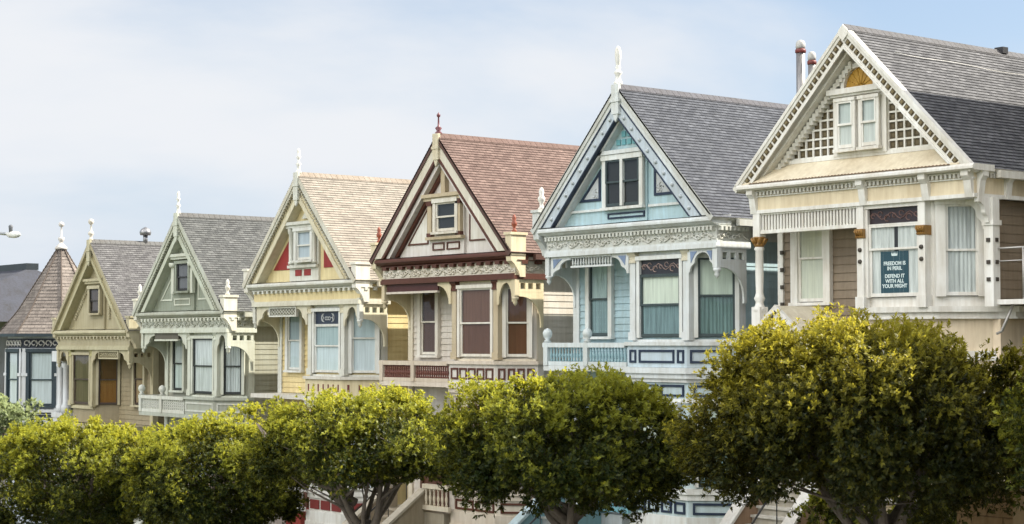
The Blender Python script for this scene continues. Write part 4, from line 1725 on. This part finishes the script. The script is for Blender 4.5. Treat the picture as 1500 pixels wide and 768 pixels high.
    mb.box(-2.98, x1, -.2, 1.2, -12.28, -9.2)
    mb.build('entry_floor', wh2, R)
    stairs(H, dict(tread=P(.7, .69, .64), riser=P(.5, .48, .42), cheek=P(.3, .2, .13), cap=wh, newel=wh), -1.32, .14, -.2, -9.2, -3.2, -12.35)
    return H, w2


bigH, banner_window = big_house()
# poster hanging in the bay window
bx0, bx1, bz0, bz1 = 7.25 + .66, 7.25 + 1.4, 6.85 - 5.8, 6.85 - 4.9
by_ = .38 - .0535
ps = empty('poster', ((bx0 + bx1) / 2, by_, bz0), 'blue poster with white lettering hanging in the bay window of the cream and brown house', 'poster')
mb = MB()
hw, hh = (bx1 - bx0) / 2, bz1 - bz0
mb.box(-hw, hw, 0, .003, 0, hh)
mb.build('sheet', paint((.003, .05, .075), .5, .1, 'poster_blue'), ps)


def lettering(txt, size, x, z, parent, mat, y=-.001):
    cu = bpy.data.curves.new('txt', 'FONT')
    cu.body = txt
    cu.size = size
    cu.align_x = 'CENTER'
    cu.extrude = .0008
    cu.offset = .0035
    o = bpy.data.objects.new('txt', cu)
    COL.objects.link(o)
    bpy.context.view_layer.update()
    me = bpy.data.meshes.new_from_object(o.evaluated_get(bpy.context.evaluated_depsgraph_get()))
    bpy.data.objects.remove(o)
    me.materials.clear()
    me.materials.append(mat)
    t = link('lettering', me, parent, loc=(x, y, z))
    t.rotation_euler = (pi / 2, 0, 0)
    return t


ink = paint((.72, .78, .78), .5, .05, 'poster_white')
for txt, z in (('FREEDOM IS', .655), ('IN PERIL', .545), ('DEFEND IT', .375), ('WITH ALL', .265), ('YOUR MIGHT', .155)):
    lettering(txt, .108, 0, z * hh / .94 - .02, ps, ink)
mb = MB()
mb.box(-.075, .075, -.002, 0, .8, .825)
for k in (-2, -1, 0, 1, 2):
    mb.poly([(k * .032 - .02, .825), (k * .032 + .02, .825), (k * .038, .885 - abs(k) * .006)], -.002, 0)
    mb.lathe(k * .038, 0, [(.003, .885 - abs(k) * .006), (.004, .897 - abs(k) * .006), (.002, .905 - abs(k) * .006)], 7)
mb.build('crown_emblem', ink, ps)
# ------------------------------------------------------------------ far left: navy house with a turret roof
def turret_house():
    gx = -37.0
    zb = gz(gx, 0)
    root = empty('turret_house', (gx, 0, zb), 'navy and white house with a brown pointed turret roof and white scroll frieze', 'house', 'Victorian houses stepping up the street')

    class HH:
        pass
    H = HH()
    H.root = root
    H.mb = lambda *a: MB(*a, dz=-zb)
    navy, wh, pale = P(.022, .028, .045), P(.62, .65, .68), P(.5, .54, .6)
    blk = P(.025, .045, .06)
    sh = shingle((.26, .225, .2), (.19, .165, .147), 'brown_shingles', .3, .16)
    rg = P(.12, .098, .086, .9)
    # turret: eight sided pointed roof with a slight bell curve, shingled in courses
    n, cy = 8, 1.93
    rows = 26
    V, F_, UV = [], [], []
    cx = 0

    def rad(q):
        return .08 + 2.2 * q + 1.1 * max(0, q - .7) ** 1.3

    for k in range(rows):
        q0, q1 = k / rows, (k + 1) / rows
        for j in range(n):
            a0, a1 = 2 * pi * (j + .5) / n, 2 * pi * (j + 1.5) / n
            i = len(V)
            r0, r1 = rad(q0), rad(q1) + .02
            z0, z1 = 4.05 - 3.7 * q0 - zb, 4.05 - 3.7 * q1 - zb
            V += [(cx + r0 * cos(a0), cy + r0 * sin(a0), z0), (cx + r1 * cos(a0), cy + r1 * sin(a0), z1), (cx + r1 * cos(a1), cy + r1 * sin(a1), z1), (cx + r0 * cos(a1), cy + r0 * sin(a1), z0)]
            F_.append((i, i + 1, i + 2, i + 3))
            UV += [(j * 7 - r0 * .39, q0 * 5.2), (j * 7 - r1 * .39, q1 * 5.2), (j * 7 + r1 * .39, q1 * 5.2), (j * 7 + r0 * .39, q0 * 5.2)]
            r2 = rad(q1)
            i = len(V)
            V += [(cx + r1 * cos(a0), cy + r1 * sin(a0), z1), (cx + r1 * cos(a1), cy + r1 * sin(a1), z1), (cx + r2 * cos(a1), cy + r2 * sin(a1), z1), (cx + r2 * cos(a0), cy + r2 * sin(a0), z1)]
            F_.append((i, i + 1, i + 2, i + 3))
            UV += [(0, 0)] * 4
    me = bpy.data.meshes.new('turret_roof')
    me.from_pydata(V, [], F_)
    uvl = me.uv_layers.new(name='UVMap')
    uvl.data.foreach_set('uv', np.array(UV, 'f').ravel())
    me.materials.append(sh)
    me.update()
    tr = link('turret_roof', me, root)
    for j in range(n):
        a = 2 * pi * (j + .5) / n
        mb = H.mb()
        qs = [k / 52 for k in range(1, 53)]
        mb.tube([(cx + (rad(q) + .02) * cos(a), cy + (rad(q) + .02) * sin(a), 4.06 - 3.7 * q) for q in qs], [.02 + .02 * (k % 2) for k in range(52)], 6)
        mb.build('hip_tiles', rg, tr)
    mb = H.mb()
    mb.lathe(cx, cy, [(.26, 3.92), (.24, 4.02), (.12, 4.14), (.07, 4.2)], 10)
    mb.lathe(cx, cy, [(.035, 4.18), (.1, 4.28), (.14, 4.4), (.04, 4.46), (.03, 4.75), (.03, 4.85), (.1, 4.9), (.12, 4.97), (.09, 5.05), (.01, 5.08)], 10)
    mb.build('finial', P(.6, .58, .56), tr)
    # eave
    mb = H.mb()
    pts = [(cx + 2.6 * cos(2 * pi * (j + .5) / n), cy + 2.6 * sin(2 * pi * (j + .5) / n)) for j in range(n)]
    mb.plan(pts, .28, .4)
    mb.build('eave', blk, tr)
    ro = 2.09
    ap = ro * cos(pi / n)      # face distance
    half = ro * sin(pi / n)
    yf = cy - ap
    pts = [(cx + ro * cos(2 * pi * (j + .5) / n), cy + ro * sin(2 * pi * (j + .5) / n)) for j in range(n)]
    mb = H.mb()
    mb.plan(pts, zb - .5, .28)
    body = mb.build('bay', P(.44, .49, .56), root)
    mb = H.mb()
    o = 1.012
    mb.plan([(cx + (x - cx) * o, cy + (y - cy) * o) for x, y in pts], -.18, .2)
    fz = mb.build('frieze', navy, body)
    # a ring of scroll ornament on the visible faces, windows on each
    faces = []
    for j in range(n):
        a = pts[j - 1]
        b = pts[j]
        mx, my = (a[0] + b[0]) / 2 - cx, (a[1] + b[1]) / 2 - cy
        if my < .3:
            faces.append((a, b))
    mbs = H.mb()
    for a, b in faces:
        ang = math.degrees(atan2(b[1] - a[1], b[0] - a[0]))
        L = sqrt((b[0] - a[0]) ** 2 + (b[1] - a[1]) ** 2)
        fr = (a[0], a[1], ang)
        mbs.at(*fr)
        k = 0
        s = .16
        while s < L - .1:
            mbs.tube([(s + .12 * cos(q) * (1 - q / 11), -.075, .01 + .13 * sin(q) * (1 - q / 11)) for q in np.linspace(0, 5.6, 10)], .026, 5)
            mbs.tube([(s + .1, -.075, -.12), (s + .17, -.075, .0), (s + .1, -.075, .13)], .022, 5)
            s += .3
        window(H, fr, .3, L - .3, -2.5, -.35, blk, blk, ('blind', (.55, .6, .62)), ('blind', (.6, .64, .66)), cw=.14, sw=.07, split=.48)
        mb = H.mb(*fr)
        for s in (.1, L - .1):
            mb.box(s - .1, s + .1, -.12, .02, -2.6, -.2)
            mb.box(s - .13, s + .13, -.16, .02, -1.32, -1.2)
            mb.box(s - .13, s + .13, -.16, .02, -2.75, -2.55)
        mb.box(0, L, -.1, .02, -.34, -.2)
        mb.box(-.1, L + .1, -.25, .02, -2.78, -2.66)
        mb.box(0, L, -.1, .02, -3.4, -3.1)
        mb.build('pilaster_trim', wh, body)
        mb = H.mb(*fr)
        mb.box(.05, L - .05, -.04, .02, -3.1, -2.8)
        pn = mb.build('base_panel', navy, body)
        mb = H.mb(*fr)
        mb.ring([(.25, -3.04), (L - .25, -3.04), (L - .25, -2.84), (.25, -2.84)], .04, -.06, -.03)
        mb.build('panel_frame', wh, pn)
    mbs.build('scroll_ornament', P(.6, .6, .58), fz)
    # main block behind with its hipped roof, porch columns at the right
    mb = H.mb()
    mb.box(-5.5, 3.0, 3.2, 14, zb - .5, .3)
    siding(mb.at(0, 3.2, 0), -5.5, 3.0, zb, .2)
    mb.build('wall', navy, root)
    mb = H.mb()
    b = [mb.v(-5.9, 2.9, .35), mb.v(3.4, 2.9, .35), mb.v(3.4, 14.4, .35), mb.v(-5.9, 14.4, .35)]
    t = [mb.v(-1.2, 8.2, 3.35), mb.v(-1.2, 9.6, 3.35)]
    for q in ((b[0], b[1], t[0]), (b[1], b[2], t[1], t[0]), (b[2], b[3], t[1]), (b[3], b[0], t[0], t[1]), (b[3], b[2], b[1], b[0])):
        mb.f(q)
    mb.build('main_roof', P(.3, .23, .2, .9), root)
    for x in (2.45, 2.95):
        mb = H.mb()
        mb.lathe(x, .9, [(.2, -2.75), (.2, -2.5), (.14, -2.4), (.13, -1.0), (.2, -.9), (.2, -.72)], 10)
        mb.build('porch_column', wh, root)
    mb = H.mb()
    mb.box(2.2, 3.2, .6, 2.2, -2.95, -2.75)
    mb.box(2.25, 3.15, .65, 2.2, zb, -2.95)
    mb.box(2.2, 3.2, .6, 2.2, -.72, -.3)
    mb.build('side_porch', wh, root)


turret_house()


def slate_house():
    zb = gz(-75, 12)
    root = empty('slate_roofed_house', (-76, 13, zb), 'house with dark slate roof behind the turret house at the left edge', 'house')
    mb = MB(dz=-zb)
    mb.box(-11, 5.2, -5, 9, zb, 1.6)
    mb.build('wall', P(.2, .2, .22), root)
    mb = MB(dz=-zb)
    b = [mb.v(-12, -6.5, 1.3), mb.v(7.5, -6.5, 1.3), mb.v(7.5, 9.5, 1.3), mb.v(-12, 9.5, 1.3)]
    t = [mb.v(-6, 3, 4.75), mb.v(3.2, 3, 4.75)]
    for q in ((b[0], b[1], t[1], t[0]), (b[1], b[2], t[1]), (b[2], b[3], t[0], t[1]), (b[3], b[0], t[0]), (b[3], b[2], b[1], b[0])):
        mb.f(q)
    r = mb.build('roof', P(.05, .055, .075, .8, .3), root)
    mb = MB(dz=-zb)
    mb.box(-7, 3.4, 2.6, 3.4, 4.6, 5.0)
    mb.build('ridge_box', P(.025, .035, .045), r)


slate_house()


def side_block(name, X, w, y0, y1, ztop, label):
    """unseen flat roofed block up the street, put in and sized to cast shade"""
    zb = gz(X, 0)
    root = empty(name, (X, 0, zb), label, 'house', None)
    mb = MB(dz=-zb)
    mb.box(0, w, y0, y1, zb - .5, ztop - .3)
    mb.build('wall', P(.5, .45, .38), root)
    mb = MB(dz=-zb)
    mb.box(-.06, w + .06, y0 - .1, y1 + .06, ztop - .3, ztop)
    mb.build('cornice', P(.66, .64, .6), root)
    class HH: pass
    H = HH(); H.root = root; H.mb = lambda *a: MB(*a, dz=-zb)
    z = zb + 1.5
    while z < ztop - 2.4:
        for q in np.arange(.7, w - 1.2, 1.7):
            window(H, (0, y0, 0), q, q + .9, z, z + 1.7, P(.66, .64, .6), P(.66, .64, .6), ('blind', (.5, .5, .46)))
        z += 3.0


side_block('flat_roofed_house', 11.55, 3.3, 1.7, 13, 10.4, 'narrow flat roofed house up the street from the cream and brown house')
side_block('unseen_shade_block', 18.3, 9.0, .5, 13, 9.6, 'unseen tall flat roofed block added at the top of the row to shade the nearest tree')  # added out of view to throw shade on the nearest tree
# ------------------------------------------------------------------ street trees
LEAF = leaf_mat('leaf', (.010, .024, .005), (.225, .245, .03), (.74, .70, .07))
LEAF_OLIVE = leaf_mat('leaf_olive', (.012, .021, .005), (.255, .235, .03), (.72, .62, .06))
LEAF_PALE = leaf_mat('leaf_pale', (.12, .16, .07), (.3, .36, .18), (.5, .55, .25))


def crown(root, name, mat, rx, ry, rz, cz, seed, nclump, spr, low=-.45, leaf=.085, cx=0, cy=0, young_lit=.5, inner=.5, tilt=0, flat=.75):
    """thousands of small leaves in sprigs, sprigs gathered in clumps over a flattened dome"""
    g = np.random.default_rng(seed)
    # clump centres on the dome shell, shell radius modulated by a few random lumps
    d = g.normal(size=(nclump * 3, 3))
    d /= np.linalg.norm(d, axis=1)[:, None]
    d = d[d[:, 2] > low][:nclump]
    lump = g.normal(size=(26, 3))
    lump /= np.linalg.norm(lump, axis=1)[:, None]
    amp = np.concatenate([g.uniform(-.2, .18, 6), g.uniform(-.19, .17, 20)])
    tight = np.concatenate([np.full(6, 2.5), np.full(20, 14.0)])
    rad = 1 + (np.exp(-((d[:, None, :] - lump[None]) ** 2).sum(2) * tight) * amp).sum(1) + g.normal(0, .075, len(d))
    shoot = g.uniform(0, 1, len(d)) > .93
    rad = rad + shoot * g.uniform(.03, .12, len(d))
    dd = d / ((np.abs(d) ** 2.8).sum(1) ** (1 / 2.8))[:, None] * .9
    dd[:, 2] = np.where(dd[:, 2] < 0, dd[:, 2] * flat, dd[:, 2])
    C0 = dd * rad[:, None] * np.array((rx, ry, rz))
    csz = g.uniform(.17, .46, len(C0))
    # sprigs: most in clumps, some filling the volume so the crown is dense inside
    ns = int(spr * nclump)
    ci = g.integers(0, len(C0), ns)
    off = g.normal(size=(ns, 3))
    off /= np.linalg.norm(off, axis=1)[:, None]
    off *= (g.uniform(0, 1, ns) ** .45 * csz[ci])[:, None]
    SP = C0[ci] + off
    outd = d[ci] * .8 + off / csz[ci][:, None] * .7 + np.array((0, 0, .55))
    q = (off * d[ci]).sum(1) / csz[ci]
    age_light = np.clip(young_lit - .3 + .5 * q + g.normal(0, .2, ns) + .75 * (d[ci][:, 2]), 0, 1) ** 2.1  # height term paints sunlit tops and shaded lower leaves over random growth
    nf = int(ns * inner)
    v = g.normal(size=(nf, 3))
    v /= np.linalg.norm(v, axis=1)[:, None]
    v *= (g.uniform(.25, 1, nf) ** .5)[:, None] * .93
    v[:, 2] = np.where(v[:, 2] < 0, v[:, 2] * flat * .9, v[:, 2])
    SP = np.concatenate([SP, v * np.array((rx, ry, rz))])
    outd = np.concatenate([outd, v + np.array((0, 0, .3))])
    age_light = np.concatenate([age_light, np.clip(g.normal(.08, .1, nf), 0, 1)])
    outd /= np.linalg.norm(outd, axis=1)[:, None]
    K = 8
    n = len(SP)
    # leaves of one sprig: whorl around its axis
    ax = np.repeat(outd, K, 0)
    t = g.normal(size=(n * K, 3))
    t -= (t * ax).sum(1)[:, None] * ax
    t /= np.linalg.norm(t, axis=1)[:, None]
    sp = g.uniform(.35, 1.25, n * K)
    ld = ax * np.cos(sp)[:, None] + t * np.sin(sp)[:, None]
    wd = np.cross(ld, ax)
    wd /= np.linalg.norm(wd, axis=1)[:, None] + 1e-9
    nn = np.cross(wd, ld)
    Ls = leaf * g.uniform(.65, 1.3, n * K)
    Ws = Ls * g.uniform(.34, .5, n * K) * .5
    base = np.repeat(SP, K, 0) + ax * g.uniform(-.03, .05, n * K)[:, None]
    mid = base + ld * (Ls * .5)[:, None]
    p0 = base
    p1 = mid + wd * Ws[:, None] + nn * (Ws * .35)[:, None]
    p2 = base + ld * Ls[:, None] - nn * (Ls * .1)[:, None]
    p3 = mid - wd * Ws[:, None] + nn * (Ws * .35)[:, None]
    V = np.stack([p0, p1, p2, p3], 1).reshape(-1, 3)
    V[:, 2] += tilt * V[:, 0] * np.clip(.5 + V[:, 2] / rz * .5, 0, 1)
    V += np.array((cx, cy, cz))
    m = n * K
    me = bpy.data.meshes.new(name)
    me.vertices.add(4 * m)
    me.vertices.foreach_set('co', V.astype('f').ravel())
    me.loops.add(4 * m)
    me.loops.foreach_set('vertex_index', np.arange(4 * m, dtype='i'))
    me.polygons.add(m)
    me.polygons.foreach_set('loop_start', np.arange(0, 4 * m, 4, dtype='i'))
    me.polygons.foreach_set('loop_total', np.full(m, 4, dtype='i'))
    at = me.attributes.new('age_light', 'FLOAT', 'FACE')
    ag = np.clip(np.repeat(age_light, K) + g.normal(0, .1, m), 0, 1)
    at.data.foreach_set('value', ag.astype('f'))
    me.materials.append(mat)
    me.update(calc_edges=True)
    link(name, me, root)
    return C0 + np.array((cx, cy, cz))


def tree(X, Y, zc, rx, ry, rz, seed, label, mat=None, fork=-1.0, lean=(0, 0), tx=0, nclump=230, spr=24, low=-.8, limbs=9, name='street_tree', young_lit=.5, tilt=0, flat=.75, leaf=.085, bare=None, gnd=None, group='clipped street trees along the kerb'):
    zg = gz(X, Y) if gnd is None else gnd
    root = empty(name, (X, Y, zg), label, 'tree', group)
    g = random.Random(seed)
    cz = zc - zg
    C0 = crown(root, 'crown', mat or LEAF, rx, ry, rz, cz, seed, nclump, spr, low, young_lit=young_lit, leaf=leaf, tilt=tilt, flat=flat)
    mb = MB()
    zf = cz + fork
    f0 = (tx, 0, zf)
    mb.tube([(tx - lean[0], -lean[1], -.2), (tx - lean[0] * .6, -lean[1] * .6, zf * .4), (tx - lean[0] * .15, 0, zf * .8), (tx, 0, zf + .25)], [.27, .21, .18, .15], 10)
    for k in range(limbs):
        a = 2 * pi * k / limbs + g.uniform(-.3, .3)
        r = g.uniform(.5, .85)
        e = (rx * r * cos(a), ry * r * sin(a), cz + rz * g.uniform(.0, .45))
        s = (tx, 0, zf - g.uniform(0, .35))
        w = .05 + .04 * g.random()
        pts = []
        for q in np.linspace(0, 1, 7):
            pts.append((s[0] + (e[0] - s[0]) * q ** .9 + .09 * sin(5 * q + k), s[1] + (e[1] - s[1]) * q ** .9 + .08 * cos(4 * q + k * 2), s[2] + (e[2] - s[2]) * (q ** 1.15) + .05 * sin(7 * q + k)))
        mb.tube(pts, [w * (1.25 - .95 * q) for q in np.linspace(0, 1, 7)], 7)
        for j in range(4):
            i = 2 + j % 4
            b = pts[i]
            c = C0[g.randrange(len(C0))]
            v = np.array(c) - np.array(b)
            L = np.linalg.norm(v)
            v = v / L * min(L, 1.5)
            tp = [tuple(np.array(b) + v * q + np.array((.05 * sin(6 * q + j), .05 * cos(5 * q + j), .12 * q * q))) for q in (0, .35, .7, 1)]
            mb.tube(tp, [w * .45, w * .34, w * .22, w * .1], 5)
    if bare:
        for pts, w in bare:
            mb.tube(pts, [w * (1.1 - .8 * q) for q in np.linspace(0, 1, len(pts))], 6)
    mb.build('trunk', bark_mat(), root)
    return root


# right to left along the pavement
tree(13.45, -7.0, -1.42, 2.68, 2.3, 1.6, 11, 'big dark olive tree in front of the cream and brown house, its trunk in view', LEAF_OLIVE, fork=-1.55, tx=.55, nclump=290, spr=64, young_lit=.5, tilt=.14, flat=.66, low=-.85, leaf=.078)
tree(5.95, -7.0, -2.08, 2.45, 2.2, 1.3, 23, 'flat topped dark green tree in front of the blue house', fork=-1.3, tx=.35, nclump=220, spr=54, low=-.85, flat=.8, young_lit=.55)
tree(-1.2, -7.0, -2.45, 2.5, 2.1, 1.22, 37, 'round green tree with bare forked limbs in front of the cream and maroon house', fork=-1.75, tx=.4, nclump=150, spr=60, low=-.6, young_lit=.62, limbs=11,
     bare=[([(.5, -.3, 2.5), (-.4, -.9, 3.0), (-1.2, -1.3, 3.6), (-1.75, -1.5, 4.2)], .09), ([(-1.0, -1.2, 3.45), (-1.3, -1.5, 3.8), (-1.5, -1.7, 4.25)], .03)])
tree(-7.9, -7.0, -3.55, 2.4, 2.1, 1.65, 41, 'bushy yellow green tree in front of the yellow house, between two wider trees', fork=-1.5, tx=.4, nclump=170, spr=66, young_lit=.66)
tree(-15.7, -7.0, -4.15, 2.55, 2.3, 1.8, 59, 'wide yellow green tree in front of the olive house and the sage house', fork=-1.5, nclump=170, spr=68, young_lit=.66)
tree(-21.3, -7.4, -3.2, 2.3, 2.0, 1.35, 71, 'pale grey green tree by the turret house at the left edge', LEAF_PALE, nclump=120, spr=22, young_lit=.5, leaf=.12)
tree(19.5, -7.0, -1.15, 2.5, 2.3, 1.6, 83, 'green tree cut off by the right edge of the photo', nclump=220, spr=26, young_lit=.55)


def shrub(X, Y, z, rx, ry, rz, seed, label, mat=LEAF):
    zg = gz(X, Y)
    root = empty('garden_shrub', (X, Y, zg), label, 'shrub', 'front garden shrubs')
    C0 = crown(root, 'foliage', mat, rx, ry, rz, z - zg, seed, 90, 20, -.9, young_lit=.25, leaf=.1)
    mb = MB()
    for k in range(6):
        c = C0[k * 9 % len(C0)]
        mb.tube([(0, 0, -.1), (c[0] * .5, c[1] * .5, (z - zg) * .6), tuple(c)], [.05, .035, .012], 6)
    mb.build('stem', bark_mat(), root)


shrub(9.6, -2.6, -4.1, 1.1, .8, 1.35, 5, 'dark green shrub beside the steps of the cream and brown house')
shrub(11.9, -2.9, -4.0, 1.1, .8, 1.2, 6, 'dark green shrub against the tan block wall')

# tan block retaining wall with a pier
zg = gz(13.6, -4)
rw = empty('retaining_wall', (13.15, -4, zg), 'tan stone block garden wall with a square pier at the right', 'wall')
blk_m = P(.36, .235, .12, .85, .25)
joint = P(.2, .13, .07, .9)
mb = MB(dz=-zg)
top = -2.36
z = zg - .3
r = 0
hrow = .29
z = top - hrow * 14
while z < top - .01:
    xs = -.32 * (r % 2)
    while xs < 1.25:
        a, b = max(0, xs), min(1.25, xs + .64)
        if b - a > .03:
            mb.box(a + .006, b - .006, -.02 - .012 * random.random(), .3, z + .006, z + hrow - .006)
        xs += .64
    z += hrow
    r += 1
mb.build('block', blk_m, rw)
mb = MB(dz=-zg)
mb.box(0, 1.25, .0, .28, zg - .4, top - .01)
mb.build('mortar', joint, rw)
mb = MB(dz=-zg)
mb.box(1.25, 1.75, -.14, .4, zg - .4, top + .15)
mb.box(1.2, 1.8, -.2, .45, top + .15, top + .27)
mb.build('pier', P(.42, .3, .17, .85), rw)

# street lamp
zg = gz(-17.3, -9)
lp = empty('street_lamp', (-17.3, -9.0, zg), 'white street lamp head reaching in at the left edge of the sky', 'lamp')
mb = MB(dz=-zg)
mb.tube([(0, 0, zg), (0, 0, zg + 6), (0, 0, 3.2)], [.12, .09, .07], 10)
mb.build('pole', metal((.45, .46, .46)), lp)
mb = MB(dz=-zg)
mb.tube([(0, 0, 2.8), (.3, 0, 3.2), (.8, 0, 3.16), (1.2, 0, 3.13)], .045, 8)
mb.build('arm', metal((.5, .51, .51)), lp)
mb = MB(dz=-zg)
mb.tube([(1.05, 0, 3.12), (1.2, 0, 3.11), (1.5, 0, 3.1), (1.75, 0, 3.09), (1.95, 0, 3.08)], [.05, .085, .1, .08, .02], 10)
hd = mb.build('lamp_head', P(.72, .73, .72), lp)
mb = MB(dz=-zg)
mb.lathe(1.25, 0, [(.05, 3.17), (.06, 3.3), (.07, 3.36), (.02, 3.4)], 8)
mb.build('light_sensor', P(.12, .13, .15), hd)
# ------------------------------------------------------------------ ground


def sheet(name, xs, ys, mat, dz=0.0, zfun=gz):
    V = [(x, y, zfun(x, y) + dz) for y in ys for x in xs]
    n = len(xs)
    F_ = [(j * n + i, j * n + i + 1, (j + 1) * n + i + 1, (j + 1) * n + i) for j in range(len(ys) - 1) for i in range(n - 1)]
    me = bpy.data.meshes.new(name)
    me.from_pydata(V, [], F_)
    me.materials.append(mat)
    o = link(name, me)
    o['kind'] = 'structure'
    return o


xs = [-900, -500, -250, -160, -130] + list(range(-120, 100, 5)) + [130, 250, 500, 900]
sheet('ground', xs, [-900, -400, -150, -80, -60, -50, -45, -40] + list(np.arange(-36, -19, 2)) + [-15, -10, -5, 0, 5, 20, 60, 150, 400, 900], ground_mat('park_grass', (.05, .075, .02), (.12, .13, .045)), -.03)
sheet('road', xs[3:-2], [-20, -10.5], ground_mat('asphalt', (.045, .045, .047), (.075, .074, .072), .4), .0)
xw = xs[3:-2]
mbk = MB()
for y0, y1, nm in ((-10.5, -10.35, 'kerb'), (-20.15, -20.0, 'kerb')):
    mbk = MB()
    for a, b in zip(xw, xw[1:]):
        i = [mbk.v(x, y, gz(x, -15) + z) for x in (a, b) for y, z in ((y0, -.1), (y0, .13), (y1, .13), (y1, -.1))]
        for k in range(4):
            mbk.f((i[k], i[(k + 1) % 4], i[4 + (k + 1) % 4], i[4 + k]))
    o = mbk.build(nm, ground_mat('kerb_stone', (.3, .3, .28), (.42, .41, .39), 2))
    o['kind'] = 'structure'
sheet('pavement', xw, [-10.35, -6.0, -4.6], ground_mat('concrete', (.32, .31, .29), (.45, .44, .41), 1.2), .125)
mbk = MB()
for a, b in zip(xw, xw[1:]):
    for yy in (-15.3, -15.1):
        q = [mbk.v(x, y, gz(x, -15) + .004) for x, y in ((a, yy), (b, yy), (b, yy + .1), (a, yy + .1))]
        mbk.f(q)
o = mbk.build('road_marking', P(.6, .42, .05, .7))
o['kind'] = 'structure'

# ------------------------------------------------------------------ light
SUN = np.array((.58, 1.0, 1.12))
SUN /= np.linalg.norm(SUN)
el = math.asin(SUN[2])
az = atan2(SUN[0], SUN[1])
sl = bpy.data.lights.new('sun', 'SUN')
sl.energy = 5.0
sl.angle = radians(.6)
sl.color = (1, .94, .82)
so = bpy.data.objects.new('sun', sl)
COL.objects.link(so)
so.rotation_euler = (pi / 2 - el, 0, pi - az)
so.location = (20, 20, 40)

w = bpy.data.worlds.new('World')
S.world = w
w.use_nodes = True
nt = w.node_tree
nt.nodes.clear()
L = nt.links.new
out = nt.nodes.new('ShaderNodeOutputWorld')
bg = nt.nodes.new('ShaderNodeBackground')
sky = nt.nodes.new('ShaderNodeTexSky')
sky.sky_type = 'NISHITA'
sky.sun_disc = False
sky.sun_elevation = el
sky.sun_rotation = az
sky.air_density = 1.0
sky.dust_density = 1.5
sky.ozone_density = 1.5
bg.inputs['Strength'].default_value = .07
tc = nt.nodes.new('ShaderNodeTexCoord')
mp = nt.nodes.new('ShaderNodeMapping')
mp.inputs['Scale'].default_value = (1, 1, 2.6)
mp.inputs['Location'].default_value = CLOUD_LOC = (-5.6537, 8.8658, 6.479)
nz = N(nt, 'TexNoise', Scale=1.9, Detail=7.0, Roughness=.52)
nz.inputs['Distortion'].default_value = .25
L(tc.outputs['Generated'], mp.inputs['Vector'])
L(mp.outputs[0], nz.inputs['Vector'])
r = N(nt, 'MapRange')
r.inputs['From Min'].default_value = .40
r.inputs['From Max'].default_value = .66
r.inputs['To Min'].default_value = .04
r.inputs['To Max'].default_value = 1.0
r.interpolation_type = 'SMOOTHSTEP'
L(nz.outputs['Fac'], r.inputs['Value'])
mx = N(nt, 'Mix', data_type='RGBA')
# cloud brightness: thin pale cloud over the houses, an added bright lobe lighting the facades
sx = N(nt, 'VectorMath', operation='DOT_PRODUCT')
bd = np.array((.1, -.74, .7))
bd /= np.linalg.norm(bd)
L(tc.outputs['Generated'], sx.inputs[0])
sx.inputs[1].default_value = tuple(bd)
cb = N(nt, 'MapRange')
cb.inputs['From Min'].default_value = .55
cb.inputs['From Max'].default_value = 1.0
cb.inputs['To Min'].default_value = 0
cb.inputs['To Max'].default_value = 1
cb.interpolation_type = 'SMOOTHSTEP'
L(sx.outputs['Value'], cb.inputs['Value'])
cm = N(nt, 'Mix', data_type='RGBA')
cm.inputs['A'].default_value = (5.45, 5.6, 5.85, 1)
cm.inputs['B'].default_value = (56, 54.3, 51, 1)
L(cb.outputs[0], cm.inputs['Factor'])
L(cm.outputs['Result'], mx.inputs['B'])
# pale marine haze low in the sky
hz = N(nt, 'MapRange')
hz.inputs['From Min'].default_value = .3
hz.inputs['From Max'].default_value = -.02
hz.inputs['To Min'].default_value = 0
hz.inputs['To Max'].default_value = .85
hm = N(nt, 'Mix', data_type='RGBA')
hm.inputs['B'].default_value = (3.5, 4.5, 6.0, 1)
sz = nt.nodes.new('ShaderNodeSeparateXYZ')
L(tc.outputs['Generated'], sz.inputs[0])
L(sz.outputs['Z'], hz.inputs['Value'])
L(hz.outputs[0], hm.inputs['Factor'])
L(sky.outputs[0], hm.inputs['A'])
L(hm.outputs['Result'], mx.inputs['A'])
L(r.outputs[0], mx.inputs['Factor'])
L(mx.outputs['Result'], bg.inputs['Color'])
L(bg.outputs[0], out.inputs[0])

# ------------------------------------------------------------------ camera
cd = bpy.data.cameras.new('camera')
co = bpy.data.objects.new('camera', cd)
COL.objects.link(co)
cd.sensor_fit = 'HORIZONTAL'
cd.sensor_width = 36
cd.lens = 36 * 2596 / 1500
cd.clip_start = .1
cd.clip_end = 3000
co.location = (32.541, -29.237, 0)
co.rotation_euler = (pi / 2 + math.atan((503.4 - 384) / 2596), 0, .9)
S.camera = co
S.view_settings.view_transform = 'Standard'
S.view_settings.look = 'None'
S.view_settings.exposure = 1.18
S.view_settings.gamma = 1
S.view_settings.use_curve_mapping = False
S.render.engine = 'CYCLES'
S.cycles.use_denoising = True
S.cycles.use_adaptive_sampling = True
S.cycles.adaptive_threshold = .02
S.cycles.max_bounces = 8
S.cycles.transparent_max_bounces = 12
S.cycles.sample_clamp_indirect = 6
